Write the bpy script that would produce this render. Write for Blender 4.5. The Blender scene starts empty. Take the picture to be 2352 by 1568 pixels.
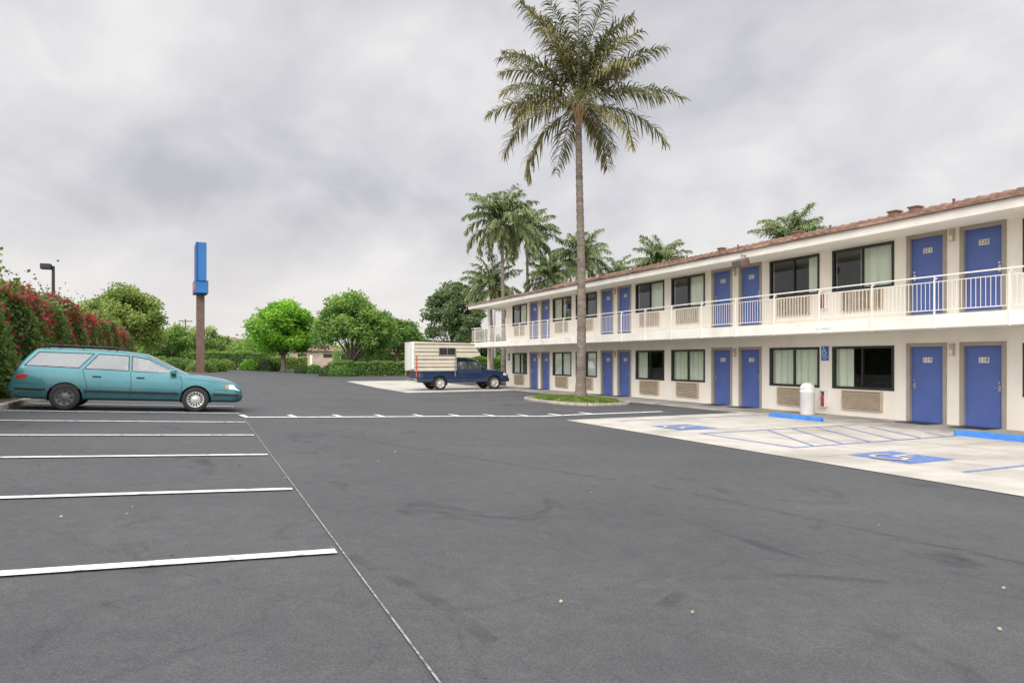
import bpy, bmesh, math, random
import numpy as np
from mathutils import Vector, Matrix
random.seed(7); rng=np.random.default_rng(7)
R=math.radians
SC=bpy.context.scene
COL=SC.collection
CAMH=1.35
# ------------------------------------------------------------------ helpers
TH=R(24.51); S_,C_=math.sin(TH),math.cos(TH)
def loc(u,Z):            # bearing tangent u, depth Z -> ground coordinates
    return (Z*(S_+u*C_), Z*(C_-u*S_))
def g(X,Y):              # height of the ground
    z=0.0
    if X<0.9: z+=0.045*(0.9-max(X,-4.0))
    elif X<9.25: z+=-0.35*(X-0.9)/8.35
    else: z+=-0.35
    z+=0.012*(min(max(Y,40),76)-40)
    return z
def new_mat(name):
    m=bpy.data.materials.new(name); m.use_nodes=True
    nt=m.node_tree; b=nt.nodes['Principled BSDF']
    return m,nt,b
def rgb(c): return (c[0],c[1],c[2],1)
def pm(name,c1,c2=None,scale=5,detail=5,rough=.7,metal=0,bump=0,bscale=None,coat=0,lo=.35,hi=.65,stretch=None,spec=.5,c3=None,s3=.4,st3=None):
    m,nt,b=new_mat(name)
    b.inputs['Roughness'].default_value=rough; b.inputs['Metallic'].default_value=metal
    b.inputs['Coat Weight'].default_value=coat; b.inputs['Specular IOR Level'].default_value=spec
    b.inputs['Base Color'].default_value=rgb(c1)
    tc=nt.nodes.new('ShaderNodeTexCoord'); vec0=vec=tc.outputs['Object']
    if stretch:
        mp=nt.nodes.new('ShaderNodeMapping'); mp.inputs['Scale'].default_value=stretch
        nt.links.new(vec,mp.inputs['Vector']); vec=mp.outputs['Vector']
    if c2:
        n=nt.nodes.new('ShaderNodeTexNoise'); n.inputs['Scale'].default_value=scale; n.inputs['Detail'].default_value=detail
        nt.links.new(vec,n.inputs['Vector'])
        r=nt.nodes.new('ShaderNodeValToRGB')
        r.color_ramp.elements[0].position=lo; r.color_ramp.elements[0].color=rgb(c1)
        r.color_ramp.elements[1].position=hi; r.color_ramp.elements[1].color=rgb(c2)
        nt.links.new(n.outputs['Fac'],r.inputs['Fac'])
        out=r.outputs['Color']
        if c3:
            n3=nt.nodes.new('ShaderNodeTexNoise'); n3.inputs['Scale'].default_value=s3; n3.inputs['Detail'].default_value=6
            v3=vec
            if st3:
                m3=nt.nodes.new('ShaderNodeMapping'); m3.inputs['Scale'].default_value=st3; nt.links.new(vec0,m3.inputs['Vector']); v3=m3.outputs['Vector']
            nt.links.new(v3,n3.inputs['Vector'])
            r3=nt.nodes.new('ShaderNodeValToRGB'); r3.color_ramp.elements[0].position=.48; r3.color_ramp.elements[1].position=.72
            nt.links.new(n3.outputs['Fac'],r3.inputs['Fac'])
            mx=nt.nodes.new('ShaderNodeMixRGB'); mx.inputs['Color2'].default_value=rgb(c3)
            nt.links.new(r3.outputs['Color'],mx.inputs['Fac']); nt.links.new(out,mx.inputs['Color1']); out=mx.outputs['Color']
        nt.links.new(out,b.inputs['Base Color'])
    if bump:
        n2=nt.nodes.new('ShaderNodeTexNoise'); n2.inputs['Scale'].default_value=bscale or scale*4; n2.inputs['Detail'].default_value=6
        nt.links.new(vec,n2.inputs['Vector'])
        bp=nt.nodes.new('ShaderNodeBump'); bp.inputs['Strength'].default_value=bump; bp.inputs['Distance'].default_value=.02
        nt.links.new(n2.outputs['Fac'],bp.inputs['Height']); nt.links.new(bp.outputs['Normal'],b.inputs['Normal'])
    return m
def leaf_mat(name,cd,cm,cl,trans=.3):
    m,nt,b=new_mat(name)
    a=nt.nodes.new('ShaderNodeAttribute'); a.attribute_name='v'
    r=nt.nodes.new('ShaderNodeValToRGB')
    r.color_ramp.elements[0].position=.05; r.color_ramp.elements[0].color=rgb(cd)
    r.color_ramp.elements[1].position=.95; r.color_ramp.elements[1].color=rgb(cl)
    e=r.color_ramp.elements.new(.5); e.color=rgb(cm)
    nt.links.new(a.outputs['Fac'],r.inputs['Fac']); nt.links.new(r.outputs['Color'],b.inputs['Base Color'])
    b.inputs['Roughness'].default_value=.5; b.inputs['Specular IOR Level'].default_value=.4
    t=nt.nodes.new('ShaderNodeBsdfTranslucent'); nt.links.new(r.outputs['Color'],t.inputs['Color'])
    mx=nt.nodes.new('ShaderNodeMixShader'); mx.inputs[0].default_value=trans
    nt.links.new(b.outputs[0],mx.inputs[1]); nt.links.new(t.outputs[0],mx.inputs[2])
    nt.links.new(mx.outputs[0],nt.nodes['Material Output'].inputs['Surface'])
    return m
def glass_mat(name,tint,refl=.3,rough=.02):
    m,nt,b=new_mat(name); nt.nodes.remove(b)
    t=nt.nodes.new('ShaderNodeBsdfTransparent'); t.inputs[0].default_value=rgb(tint)
    gl=nt.nodes.new('ShaderNodeBsdfGlossy'); gl.inputs['Color'].default_value=(.85,.87,.9,1); gl.inputs['Roughness'].default_value=rough
    lw=nt.nodes.new('ShaderNodeLayerWeight'); lw.inputs[0].default_value=.5
    pw=nt.nodes.new('ShaderNodeMath'); pw.operation='POWER'; pw.inputs[1].default_value=3.0; nt.links.new(lw.outputs['Facing'],pw.inputs[0])
    ad=nt.nodes.new('ShaderNodeMath'); ad.operation='ADD'; ad.inputs[1].default_value=refl; ad.use_clamp=True
    nt.links.new(pw.outputs[0],ad.inputs[0])
    mx=nt.nodes.new('ShaderNodeMixShader'); nt.links.new(ad.outputs[0],mx.inputs[0])
    nt.links.new(t.outputs[0],mx.inputs[1]); nt.links.new(gl.outputs[0],mx.inputs[2])
    nt.links.new(mx.outputs[0],nt.nodes['Material Output'].inputs['Surface'])
    return m

def link(ob,parent=None):
    COL.objects.link(ob)
    if parent is not None: ob.parent=parent
    return ob
def thing(name,label,cat,l=(0,0,0),rot=(0,0,0),group=None,kind=None):
    e=bpy.data.objects.new(name,None); e.empty_display_size=.3
    e.location=l; e.rotation_euler=rot; COL.objects.link(e)
    e['label']=label; e['category']=cat
    if group: e['group']=group
    if kind: e['kind']=kind
    return e
def tag(ob,label,cat,group=None,kind=None):
    ob['label']=label; ob['category']=cat
    if group: ob['group']=group
    if kind: ob['kind']=kind
    return ob
class MB:
    def __init__(s): s.v=[]; s.f=[]; s.m=[]; s.sm=[]
    def add(s,vs,fs,mi=0,smooth=False):
        o=len(s.v); s.v+= [tuple(p) for p in vs]
        for f in fs: s.f.append(tuple(i+o for i in f)); s.m.append(mi); s.sm.append(smooth)
        return s
    def box(s,x0,x1,y0,y1,z0,z1,mi=0):
        vs=[(x0,y0,z0),(x1,y0,z0),(x1,y1,z0),(x0,y1,z0),(x0,y0,z1),(x1,y0,z1),(x1,y1,z1),(x0,y1,z1)]
        return s.add(vs,[(0,3,2,1),(4,5,6,7),(0,1,5,4),(1,2,6,5),(2,3,7,6),(3,0,4,7)],mi)
    def bbox(s,x0,x1,y0,y1,z0,z1,b=.02,mi=0):   # chamfered box
        bm=bmesh.new(); bmesh.ops.create_cube(bm,size=1)
        for v in bm.verts: v.co=Vector(((x0+x1)/2+v.co.x*(x1-x0),(y0+y1)/2+v.co.y*(y1-y0),(z0+z1)/2+v.co.z*(z1-z0)))
        bmesh.ops.bevel(bm,geom=bm.edges[:],offset=b,segments=2,affect='EDGES',profile=.5)
        bm.verts.index_update()
        s.add([v.co[:] for v in bm.verts],[[v.index for v in f.verts] for f in bm.faces],mi); bm.free(); return s
    def cyl(s,p0,p1,r0,r1=None,n=10,mi=0,caps=True,smooth=True):
        if r1 is None: r1=r0
        p0=Vector(p0);p1=Vector(p1); d=(p1-p0).normalized()
        a=d.orthogonal().normalized(); b=d.cross(a); vs=[]
        for p,r in((p0,r0),(p1,r1)):
            for i in range(n):
                t=2*math.pi*i/n; vs.append((p+a*(r*math.cos(t))+b*(r*math.sin(t)))[:])
        s.add(vs,[(i,(i+1)%n,n+(i+1)%n,n+i) for i in range(n)],mi,smooth)
        if caps: s.add(vs[:n],[tuple(range(n-1,-1,-1))],mi); s.add(vs[n:],[tuple(range(n))],mi)
        return s
    def tube(s,pts,rs,n=8,mi=0):
        rings=[]
        for i,p in enumerate(pts):
            p=Vector(p); q=Vector(pts[min(i+1,len(pts)-1)])-Vector(pts[max(i-1,0)])
            q.normalize(); a=Vector((0,1,0)) if abs(q.y)<.9 else Vector((1,0,0))
            a=(a-q*a.dot(q)).normalized(); b=q.cross(a)
            rings.append([(p+a*(rs[i]*math.cos(2*math.pi*k/n))+b*(rs[i]*math.sin(2*math.pi*k/n)))[:] for k in range(n)])
        vs=[v for r in rings for v in r]; fs=[]
        for i in range(len(pts)-1):
            for k in range(n): fs.append((i*n+k,i*n+(k+1)%n,(i+1)*n+(k+1)%n,(i+1)*n+k))
        fs.append(tuple(range(n-1,-1,-1))); fs.append(tuple((len(pts)-1)*n+k for k in range(n)))
        return s.add(vs,fs,mi,True)
    def lathe(s,prof,n=24,mi=0,c=(0,0,0)):
        vs=[];fs=[]
        for (r,z) in prof:
            for k in range(n):
                t=2*math.pi*k/n; vs.append((c[0]+r*math.cos(t),c[1]+r*math.sin(t),c[2]+z))
        for i in range(len(prof)-1):
            for k in range(n): fs.append((i*n+k,i*n+(k+1)%n,(i+1)*n+(k+1)%n,(i+1)*n+k))
        return s.add(vs,fs,mi,True)
    def mesh(s,name,mats):
        me=bpy.data.meshes.new(name); me.from_pydata(s.v,[],s.f)
        for m in mats: me.materials.append(m)
        me.polygons.foreach_set('material_index',s.m); me.polygons.foreach_set('use_smooth',s.sm)
        me.update(); return me
    def obj(s,name,mats,parent=None,l=(0,0,0),rot=None):
        ob=bpy.data.objects.new(name,s.mesh(name,mats)); ob.location=l
        if rot: ob.rotation_euler=rot
        return link(ob,parent)
def put(me,name,parent,l=(0,0,0),rot=None):
    ob=bpy.data.objects.new(name,me); ob.location=l
    if rot: ob.rotation_euler=rot
    return link(ob,parent)
_tx={}
def text_geo(s,size):
    if (s,size) in _tx: return _tx[(s,size)]
    cu=bpy.data.curves.new('t','FONT'); cu.body=s; cu.size=size; cu.align_x='CENTER'; cu.align_y='CENTER'; cu.offset=size*.012; cu.resolution_u=3
    ob=bpy.data.objects.new('t',cu); COL.objects.link(ob); dg=bpy.context.evaluated_depsgraph_get(); dg.update()
    me=bpy.data.meshes.new_from_object(ob.evaluated_get(dg))
    r=([v.co[:2] for v in me.vertices],[tuple(p.vertices) for p in me.polygons])
    bpy.data.objects.remove(ob); bpy.data.meshes.remove(me); _tx[(s,size)]=r; return r
def thick(pts,w):       # 2D thick polyline -> quads
    vs=[];fs=[]; P=[Vector(p) for p in pts]
    for i,p in enumerate(P):
        d=(P[min(i+1,len(P)-1)]-P[max(i-1,0)]).normalized(); n=Vector((-d.y,d.x))*w/2
        vs+=[(p+n)[:],(p-n)[:]]
    for i in range(len(P)-1): fs.append((2*i,2*i+1,2*i+3,2*i+2))
    return vs,fs
def isa2d():            # wheelchair symbol in unit square
    out=[]
    out.append(([(.40+.075*math.cos(t*.5236),.86+.075*math.sin(t*.5236)) for t in range(12)],[tuple(range(12))]))
    out.append(thick([(.40,.76),(.43,.44),(.66,.44)],.095))
    out.append(thick([(.42,.62),(.62,.62)],.065))
    out.append(thick([(.64,.46),(.76,.18),(.86,.22)],.085))
    out.append(thick([(.48+.25*math.cos(a),.32+.25*math.sin(a)) for a in [R(130+i*15) for i in range(15)]],.075))
    return out

# ------------------------------------------------------------------ materials
M={}
def asphalt():
    m,nt,b=new_mat('asphalt'); L=nt.links.new
    tc=nt.nodes.new('ShaderNodeTexCoord').outputs['Object']
    def noise(sc,det,rough=.5,st=None,dist=0):
        v=tc
        if st:
            mp=nt.nodes.new('ShaderNodeMapping'); mp.inputs['Scale'].default_value=st; L(tc,mp.inputs['Vector']); v=mp.outputs['Vector']
        n=nt.nodes.new('ShaderNodeTexNoise'); n.inputs['Scale'].default_value=sc; n.inputs['Detail'].default_value=det
        n.inputs['Roughness'].default_value=rough; n.inputs['Distortion'].default_value=dist
        L(v,n.inputs['Vector']); return n.outputs['Fac']
    def ramp(f,p0,c0,p1,c1):
        r=nt.nodes.new('ShaderNodeValToRGB'); r.color_ramp.elements[0].position=p0; r.color_ramp.elements[0].color=rgb(c0)
        r.color_ramp.elements[1].position=p1; r.color_ramp.elements[1].color=rgb(c1); L(f,r.inputs['Fac']); return r.outputs['Color']
    def mul(a,bb,f=1):
        x=nt.nodes.new('ShaderNodeMixRGB'); x.blend_type='MULTIPLY'; x.inputs['Fac'].default_value=f; L(a,x.inputs['Color1']); L(bb,x.inputs['Color2']); return x.outputs['Color']
    base=ramp(noise(.30,6,.62),.32,(.074,.0745,.0765),.68,(.098,.098,.099))
    c=mul(base,ramp(noise(80,3,.7),.3,(.70,.70,.70),.7,(1.30,1.30,1.29)))
    c=mul(c,ramp(noise(7,6,.65),.35,(.90,.90,.91),.65,(1.08,1.08,1.08)))
    c=mul(c,ramp(noise(1.0,8,.72,(1,.6,1),1.2),.29,(.55,.55,.57),.42,(1,1,1)))
    c=mul(c,ramp(noise(3.0,8,.82,(1,1,1),.5),.28,(.5,.5,.5),.34,(1,1,1)))
    c=mul(c,ramp(noise(1.3,9,.75,(1,1,1),.8),.58,(1,1,1),.74,(1.22,1.2,1.17)))
    c=mul(c,ramp(noise(22,9,.85,(1,1,1),.8),.70,(1,1,1),.76,(1.9,1.85,1.75)),.7)
    vor=nt.nodes.new('ShaderNodeTexVoronoi'); vor.inputs['Scale'].default_value=160; L(tc,vor.inputs['Vector'])
    c=mul(c,ramp(vor.outputs['Color'],.1,(.82,.82,.82),.9,(1.22,1.22,1.22)),.8)
    n=nt.nodes.new('ShaderNodeTexNoise'); n.inputs['Scale'].default_value=1.5; n.inputs['Detail'].default_value=5; L(tc,n.inputs['Vector'])
    mx=nt.nodes.new('ShaderNodeMixRGB'); mx.inputs['Fac'].default_value=.35; L(tc,mx.inputs['Color1']); L(n.outputs['Color'],mx.inputs['Color2'])
    v2=nt.nodes.new('ShaderNodeTexVoronoi'); v2.feature='DISTANCE_TO_EDGE'; v2.inputs['Scale'].default_value=.27; L(mx.outputs[0],v2.inputs['Vector'])
    c=mul(c,ramp(v2.outputs['Distance'],.001,(.70,.70,.70),.004,(1,1,1)),.45)
    L(c,b.inputs['Base Color']); b.inputs['Roughness'].default_value=.75; b.inputs['Specular IOR Level'].default_value=.35
    bp=nt.nodes.new('ShaderNodeBump'); bp.inputs['Strength'].default_value=.35; bp.inputs['Distance'].default_value=.005
    L(noise(80,3,.7),bp.inputs['Height']); L(bp.outputs['Normal'],b.inputs['Normal'])
    return m
M['asphalt']=asphalt()
M['ground']=pm('dry_ground',(.12,.13,.06),(.2,.17,.1),.6,6,.95)
M['mulch']=pm('mulch',(.05,.035,.025),(.13,.09,.06),6,6,.95,bump=.6)
M['concrete']=pm('pale_concrete',(.47,.435,.38),(.56,.525,.465),1.8,9,.85,bump=.15,c3=(.37,.335,.285),s3=.75,lo=.3,hi=.6)
M['walk']=pm('walk_concrete',(.33,.30,.265),(.44,.41,.36),3,8,.85,bump=.15,c3=(.22,.20,.18),s3=1.1)
M['kerb']=pm('kerb_concrete',(.36,.31,.25),(.54,.49,.41),5,6,.9,bump=.3)
def paint_mat(name,c,under,p0=.36,p1=.42,sc=9):
    return pm(name,under,c,sc,9,.7,lo=p0,hi=p1)
M['white_paint']=paint_mat('white_road_paint',(.84,.84,.82),(.38,.38,.38),.33,.45)
M['thin_paint']=paint_mat('worn_thin_paint',(.36,.36,.36),(.13,.13,.13),.38,.56,24)
M['blue_paint']=paint_mat('blue_road_paint',(.11,.19,.45),(.32,.35,.40),.28,.46,9)
M['blue_line']=paint_mat('blue_line_paint',(.14,.21,.43),(.40,.40,.40),.32,.50,9)
M['faint']=paint_mat('faded_paint',(.45,.45,.45),(.16,.16,.16),.45,.6,9)
def mark_mat():
    m,nt,b=new_mat('tyre_rubber_mark'); b.inputs['Base Color'].default_value=(.03,.03,.03,1); b.inputs['Roughness'].default_value=.8
    t=nt.nodes.new('ShaderNodeBsdfTransparent'); n=nt.nodes.new('ShaderNodeTexNoise'); n.inputs['Scale'].default_value=2.5; n.inputs['Detail'].default_value=8
    tc=nt.nodes.new('ShaderNodeTexCoord'); nt.links.new(tc.outputs['Object'],n.inputs['Vector'])
    mr=nt.nodes.new('ShaderNodeMapRange'); mr.inputs[1].default_value=.38; mr.inputs[2].default_value=.72; mr.inputs[4].default_value=.26
    nt.links.new(n.outputs['Fac'],mr.inputs[0]); mx=nt.nodes.new('ShaderNodeMixShader')
    nt.links.new(mr.outputs[0],mx.inputs[0]); nt.links.new(t.outputs[0],mx.inputs[1]); nt.links.new(b.outputs[0],mx.inputs[2])
    nt.links.new(mx.outputs[0],nt.nodes['Material Output'].inputs['Surface']); return m
M['mark']=mark_mat()
M['wall']=pm('cream_stucco',(.87,.815,.715),(.91,.86,.765),1.2,6,.9,bump=.12,bscale=60,c3=(.80,.74,.635),s3=.6,st3=(1,1.6,.35))
M['trim']=pm('white_trim',(.82,.785,.70),(.87,.835,.755),2,5,.7,c3=(.73,.68,.59),s3=1.2)
M['soffit']=pm('soffit_paint',(.88,.84,.75),(.91,.87,.79),1,5,.8)
M['rail']=pm('white_rail_paint',(.86,.83,.76),(.80,.76,.69),6,4,.5)
M['door']=pm('blue_door_paint',(.08,.13,.37),(.095,.15,.42),2,5,.45,bump=.05)
M['dframe']=pm('taupe_door_frame',(.33,.285,.23),(.38,.335,.275),3,4,.6)
M['wframe']=pm('dark_bronze_frame',(.02,.02,.02),(.03,.03,.028),8,3,.4)
M['glass']=glass_mat('window_glass',(.88,.92,.88),.06)
M['curtain']=pm('pale_green_curtain',(.76,.80,.68),(.84,.87,.76),2,3,.9)
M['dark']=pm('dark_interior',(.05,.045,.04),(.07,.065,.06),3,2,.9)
M['ac']=pm('beige_metal',(.50,.41,.30),(.58,.48,.36),4,4,.6)
M['acd']=pm('grille_recess',(.07,.055,.04),(.10,.08,.06),4,4,.8)
M['tile']=pm('terracotta_tile',(.18,.10,.07),(.34,.21,.15),2.2,7,.85,c3=(.12,.085,.065),s3=1.3,bump=.2)
M['chrome']=pm('brushed_metal',(.5,.5,.5),(.6,.6,.6),9,3,.3,metal=1)
M['plate']=pm('cream_sign_plate',(.75,.72,.60),(.8,.77,.66),5,3,.5)
M['ink']=pm('dark_lettering',(.03,.03,.04),(.05,.05,.05),5,3,.5)
M['signblue']=pm('sign_blue',(.02,.12,.42),(.03,.14,.46),3,3,.4)
M['signwhite']=pm('sign_white',(.85,.85,.85),(.8,.8,.8),3,3,.5)
M['red']=pm('red_enamel',(.45,.03,.02),(.5,.04,.03),3,3,.4)
M['orange']=pm('orange_panel',(.55,.12,.05),(.6,.15,.06),3,3,.5)
M['pole']=pm('brown_pole_paint',(.13,.08,.06),(.19,.12,.09),4,4,.6)
M['bigblue']=pm('pylon_blue',(.022,.15,.42),(.03,.18,.48),1.2,4,.5)
M['bigblue_shaded']=pm('pylon_blue_shaded',(.01,.07,.26),(.012,.08,.30),1.2,4,.45)
M['stopblue']=pm('wheel_stop_blue',(.03,.18,.58),(.05,.24,.66),6,4,.6,bump=.2,c3=(.10,.22,.45),s3=4)
M['bin']=pm('white_plastic',(.82,.82,.79),(.74,.74,.71),4,4,.45)
M['bark']=pm('grey_bark',(.13,.10,.08),(.25,.20,.165),6,6,.95,bump=.8,stretch=(1,1,.3))
M['palmbark']=pm('palm_bark',(.16,.13,.105),(.31,.255,.20),5,6,.95,bump=.9,stretch=(1,1,6),c3=(.09,.08,.075),s3=.5)
M['palmtop']=pm('palm_crownshaft',(.30,.18,.09),(.42,.29,.16),7,6,.9,bump=.7)
M['palm_leaf']=leaf_mat('palm_leaf',(.05,.065,.028),(.14,.165,.065),(.44,.35,.17),.3)
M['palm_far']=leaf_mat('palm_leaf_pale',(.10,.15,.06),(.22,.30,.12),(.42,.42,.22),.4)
M['leaf_bright']=leaf_mat('bright_leaf',(.05,.16,.015),(.17,.41,.03),(.38,.64,.07),.4)
M['leaf_mid']=leaf_mat('mid_leaf',(.045,.12,.025),(.13,.27,.05),(.30,.45,.10),.35)
M['leaf_dark']=leaf_mat('dark_leaf',(.035,.07,.03),(.085,.145,.055),(.18,.25,.10),.3)
M['leaf_yel']=leaf_mat('yellow_green_leaf',(.07,.13,.03),(.20,.30,.06),(.40,.48,.13),.35)
M['hedge']=leaf_mat('bougainvillea_leaf',(.04,.085,.018),(.125,.21,.045),(.30,.38,.11),.4)
M['flower']=leaf_mat('bougainvillea_bract',(.42,.015,.04),(.68,.03,.09),(.85,.10,.20),.45)
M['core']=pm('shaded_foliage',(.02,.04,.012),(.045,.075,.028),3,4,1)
M['grass']=leaf_mat('grass_blade',(.07,.13,.025),(.17,.30,.04),(.36,.36,.12),.35)
M['turf']=pm('turf',(.11,.15,.045),(.20,.20,.09),5,6,.95)
M['tyre']=pm('tyre_rubber',(.022,.022,.022),(.035,.035,.035),8,3,.8)
M['blackp']=pm('black_trim',(.018,.018,.019),(.03,.03,.03),8,3,.5)
M['teal']=pm('teal_metallic_paint',(.065,.225,.25),(.075,.245,.275),3,3,.3,metal=.4,coat=.6)
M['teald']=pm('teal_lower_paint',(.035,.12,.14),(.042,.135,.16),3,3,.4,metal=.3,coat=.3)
M['navy']=pm('navy_paint',(.012,.035,.095),(.016,.042,.11),3,3,.22,metal=.3,coat=.8)
M['carglass']=glass_mat('car_glass',(.76,.82,.78),.22)
M['rim']=pm('silver_wheel_cover',(.55,.53,.49),(.66,.64,.60),4,3,.4,metal=.4)
M['steel']=pm('dark_steel_wheel',(.10,.10,.10),(.16,.16,.16),6,3,.5,metal=.4)
M['lens']=pm('headlamp_lens',(.75,.76,.74),(.9,.9,.88),20,3,.15,coat=1)
M['amber']=pm('amber_lens',(.6,.2,.02),(.65,.25,.03),20,3,.2,coat=1)
M['redlens']=pm('tail_lamp_red',(.5,.01,.01),(.55,.02,.02),9,3,.2,coat=1)
M['seat']=pm('grey_upholstery',(.22,.23,.23),(.3,.3,.29),5,3,.9)
M['camper']=pm('camper_siding',(.64,.60,.48),(.71,.67,.55),2,5,.5)
M['camperd']=pm('camper_stripe',(.22,.16,.10),(.30,.23,.15),2,5,.6)
M['tan']=pm('tan_stucco',(.42,.34,.26),(.5,.42,.33),1,5,.9)
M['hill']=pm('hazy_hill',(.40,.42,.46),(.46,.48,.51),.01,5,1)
M['wood']=pm('weathered_wood',(.10,.07,.05),(.17,.13,.1),3,5,.9)
M['stem']=pm('frond_stem',(.24,.24,.11),(.32,.29,.14),3,3,.7)

# ------------------------------------------------------------------ ground
def sheet(name,xs,ys,dz,mat,f=g):
    vs=[];fs=[];nx=len(xs);ny=len(ys)
    for y in ys:
        for x in xs: vs.append((x,y,f(x,y)+dz))
    for j in range(ny-1):
        for i in range(nx-1): fs.append((j*nx+i,j*nx+i+1,(j+1)*nx+i+1,(j+1)*nx+i))
    mb=MB(); mb.add(vs,fs,0,True); return mb.obj(name,[mat])
xs=[-1500,-600,-200,-80,-40,-20,-10,-6,-4]+[.9,9.25,17,30,60,120,300,700,1500]
ys=[-300,-60,-20,0,20,40,50,60,76,100,150,250,500,1000,2500]
o=sheet('ground',xs,ys,-.07,M['ground']); tag(o,'dry earth and grass around the parking lot','ground',kind='structure')
xs=[-4.0,-2,0,.9,3,6,9.25,12,16]
o=sheet('parking_lot',xs,[-12,0,10,20,30,40,50,60,70,75.5],0,M['asphalt']); tag(o,'dark grey sealed asphalt parking lot with stains','parking lot',kind='structure')
o=sheet('driveway',[16.0,22,40],[43,50,60,70],-.01,M['asphalt']); tag(o,'asphalt drive running past the end of the motel','driveway',kind='structure')
o=sheet('concrete_pad',[9.25,12,15.55],[-8,0,8,16.7],.010,M['concrete']); tag(o,'pale concrete parking pad with blue accessible markings','pavement',kind='structure')
o=sheet('concrete_pad.001',[9.5,12,15.55],[33.6,40,49.5],.010,M['concrete']); tag(o,'pale concrete pad where the pickup is parked','pavement',kind='structure')
o=sheet('street',[-300,-4,.9,9.25,300],[84,97],.02,M['asphalt']); tag(o,'asphalt street beyond the lot','road',kind='structure')
o=sheet('sidewalk',[-60,-4,.9,9.25,70],[80.5,83],.06,M['kerb']); tag(o,'pale concrete sidewalk along the street','sidewalk',kind='structure')
mb=MB(); mb.bbox(15.56,17.4,-8,41.2,-.6,-.31,.02); o=mb.obj('walkway',[M['walk']]); tag(o,'concrete walkway along the ground floor rooms','walkway',kind='structure')
def ribbon(name,pts,w,mat,dz=.014,step=.3,mb=None,mi=0):
    own=mb is None
    if own: mb=MB()
    P=[]
    for a,b in zip(pts[:-1],pts[1:]):
        a=Vector(a);b=Vector(b); n=max(1,int((b-a).length/step))
        for i in range(n): P.append(a.lerp(b,i/n))
    P.append(Vector(pts[-1])); vs=[];fs=[]
    for i,p in enumerate(P):
        d=(P[min(i+1,len(P)-1)]-P[max(i-1,0)]).normalized(); n=Vector((-d.y,d.x))*w/2
        for q in (p+n,p-n): vs.append((q.x,q.y,g(q.x,q.y)+dz))
    for i in range(len(P)-1): fs.append((2*i,2*i+1,2*i+3,2*i+2))
    mb.add(vs,fs,mi)
    if own: return mb.obj(name,[mat])
for i,y in enumerate([2.2,4.85,7.37,10.17,12.88,15.6,18.2,20.9,23.6,26.3,29]):
    o=ribbon('parking_line',[(-3.95,y+.05),(.86,y)],.115,M['white_paint']); tag(o,'white painted parking stall line on asphalt','parking line',group='white stall lines',kind='structure')
o=ribbon('pavement_seam',[(.91,-6),(.90,8),(.9,16.9)],.011,M['thin_paint'],.010); tag(o,'thin pale seam line along the stall ends','pavement seam',kind='structure')
mb=MB(); ribbon('',[(.92,16.95),(4,17.35),(7,17.9),(10.4,18.15),(13.6,18.1)],.22,None,mb=mb)
for i in range(10):
    x=.95+i*1.12; y=np.interp(x,[.92,4,7,10.4,13.6],[16.95,17.35,17.9,18.15,18.1])
    ribbon('',[(x,y+.112),(x-.06,y+.75)],.13,None,mb=mb)
o=mb.obj('ticked_line',[M['white_paint']]); tag(o,'white painted line with short ticks across the lot','painted line',kind='structure')
for y in (24.2,27.0,29.8,32.6):
    o=ribbon('parking_line',[(9.9,y),(14.9,y)],.09,M['faint']); tag(o,'faded painted parking stall line on asphalt','parking line',group='white stall lines',kind='structure')
mb=MB()
for pts in ([(11.3,-7.9),(11.3,16.6)],[(13.4,-7.9),(13.4,16.6)],[(9.3,3.5),(15.5,3.5)],[(9.3,8.6),(15.5,8.6)],[(9.3,13.1),(15.5,13.1)]):
    ribbon('',pts,.02,None,.0125,mb=mb)
o=mb.obj('concrete_joints',[M['walk']]); tag(o,'narrow dark joints across the concrete pad','pavement joint',kind='structure')
mb=MB()
for pts in ([(10.3,12.35),(15.4,12.35)],[(10.3,9.65),(15.4,9.65)],[(10.35,9.70),(10.35,12.30)],[(10.4,6.5),(15.4,6.5)],[(10.4,15.75),(15.4,15.75)]):
    ribbon('',pts,.09,None,.015,mb=mb)
for i in range(6):
    x=10.9+i*.8; x1=min(x+1.4,15.3); f=(x1-x)/1.4
    ribbon('',[(x,9.72),(x1,9.72+2.56*f)],.06,None,.0155,mb=mb)
o=mb.obj('accessible_aisle_marking',[M['blue_line']]); tag(o,'blue painted hatched access aisle on concrete','pavement marking',kind='structure')
for yc,xc in ((7.95,11.0),(13.7,10.95)):
    h=.58; gz=-.35; mb=MB()
    mb.add([(xc-h,yc-h,gz+.0145),(xc+h,yc-h,gz+.0145),(xc+h,yc+h,gz+.0145),(xc-h,yc+h,gz+.0145)],[(0,1,2,3)],0)
    k=0
    for vs,fs in isa2d():
        k+=1
        mb.add([(xc-h+2*h*(y),yc+h-2*h*(x),gz+.018+.002*k) for x,y in vs],fs,1)
    o=mb.obj('accessible_symbol',[M['blue_paint'],M['concrete']]); tag(o,'blue square with pale wheelchair symbol painted on concrete','pavement marking',group='wheelchair symbols',kind='structure')
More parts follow.
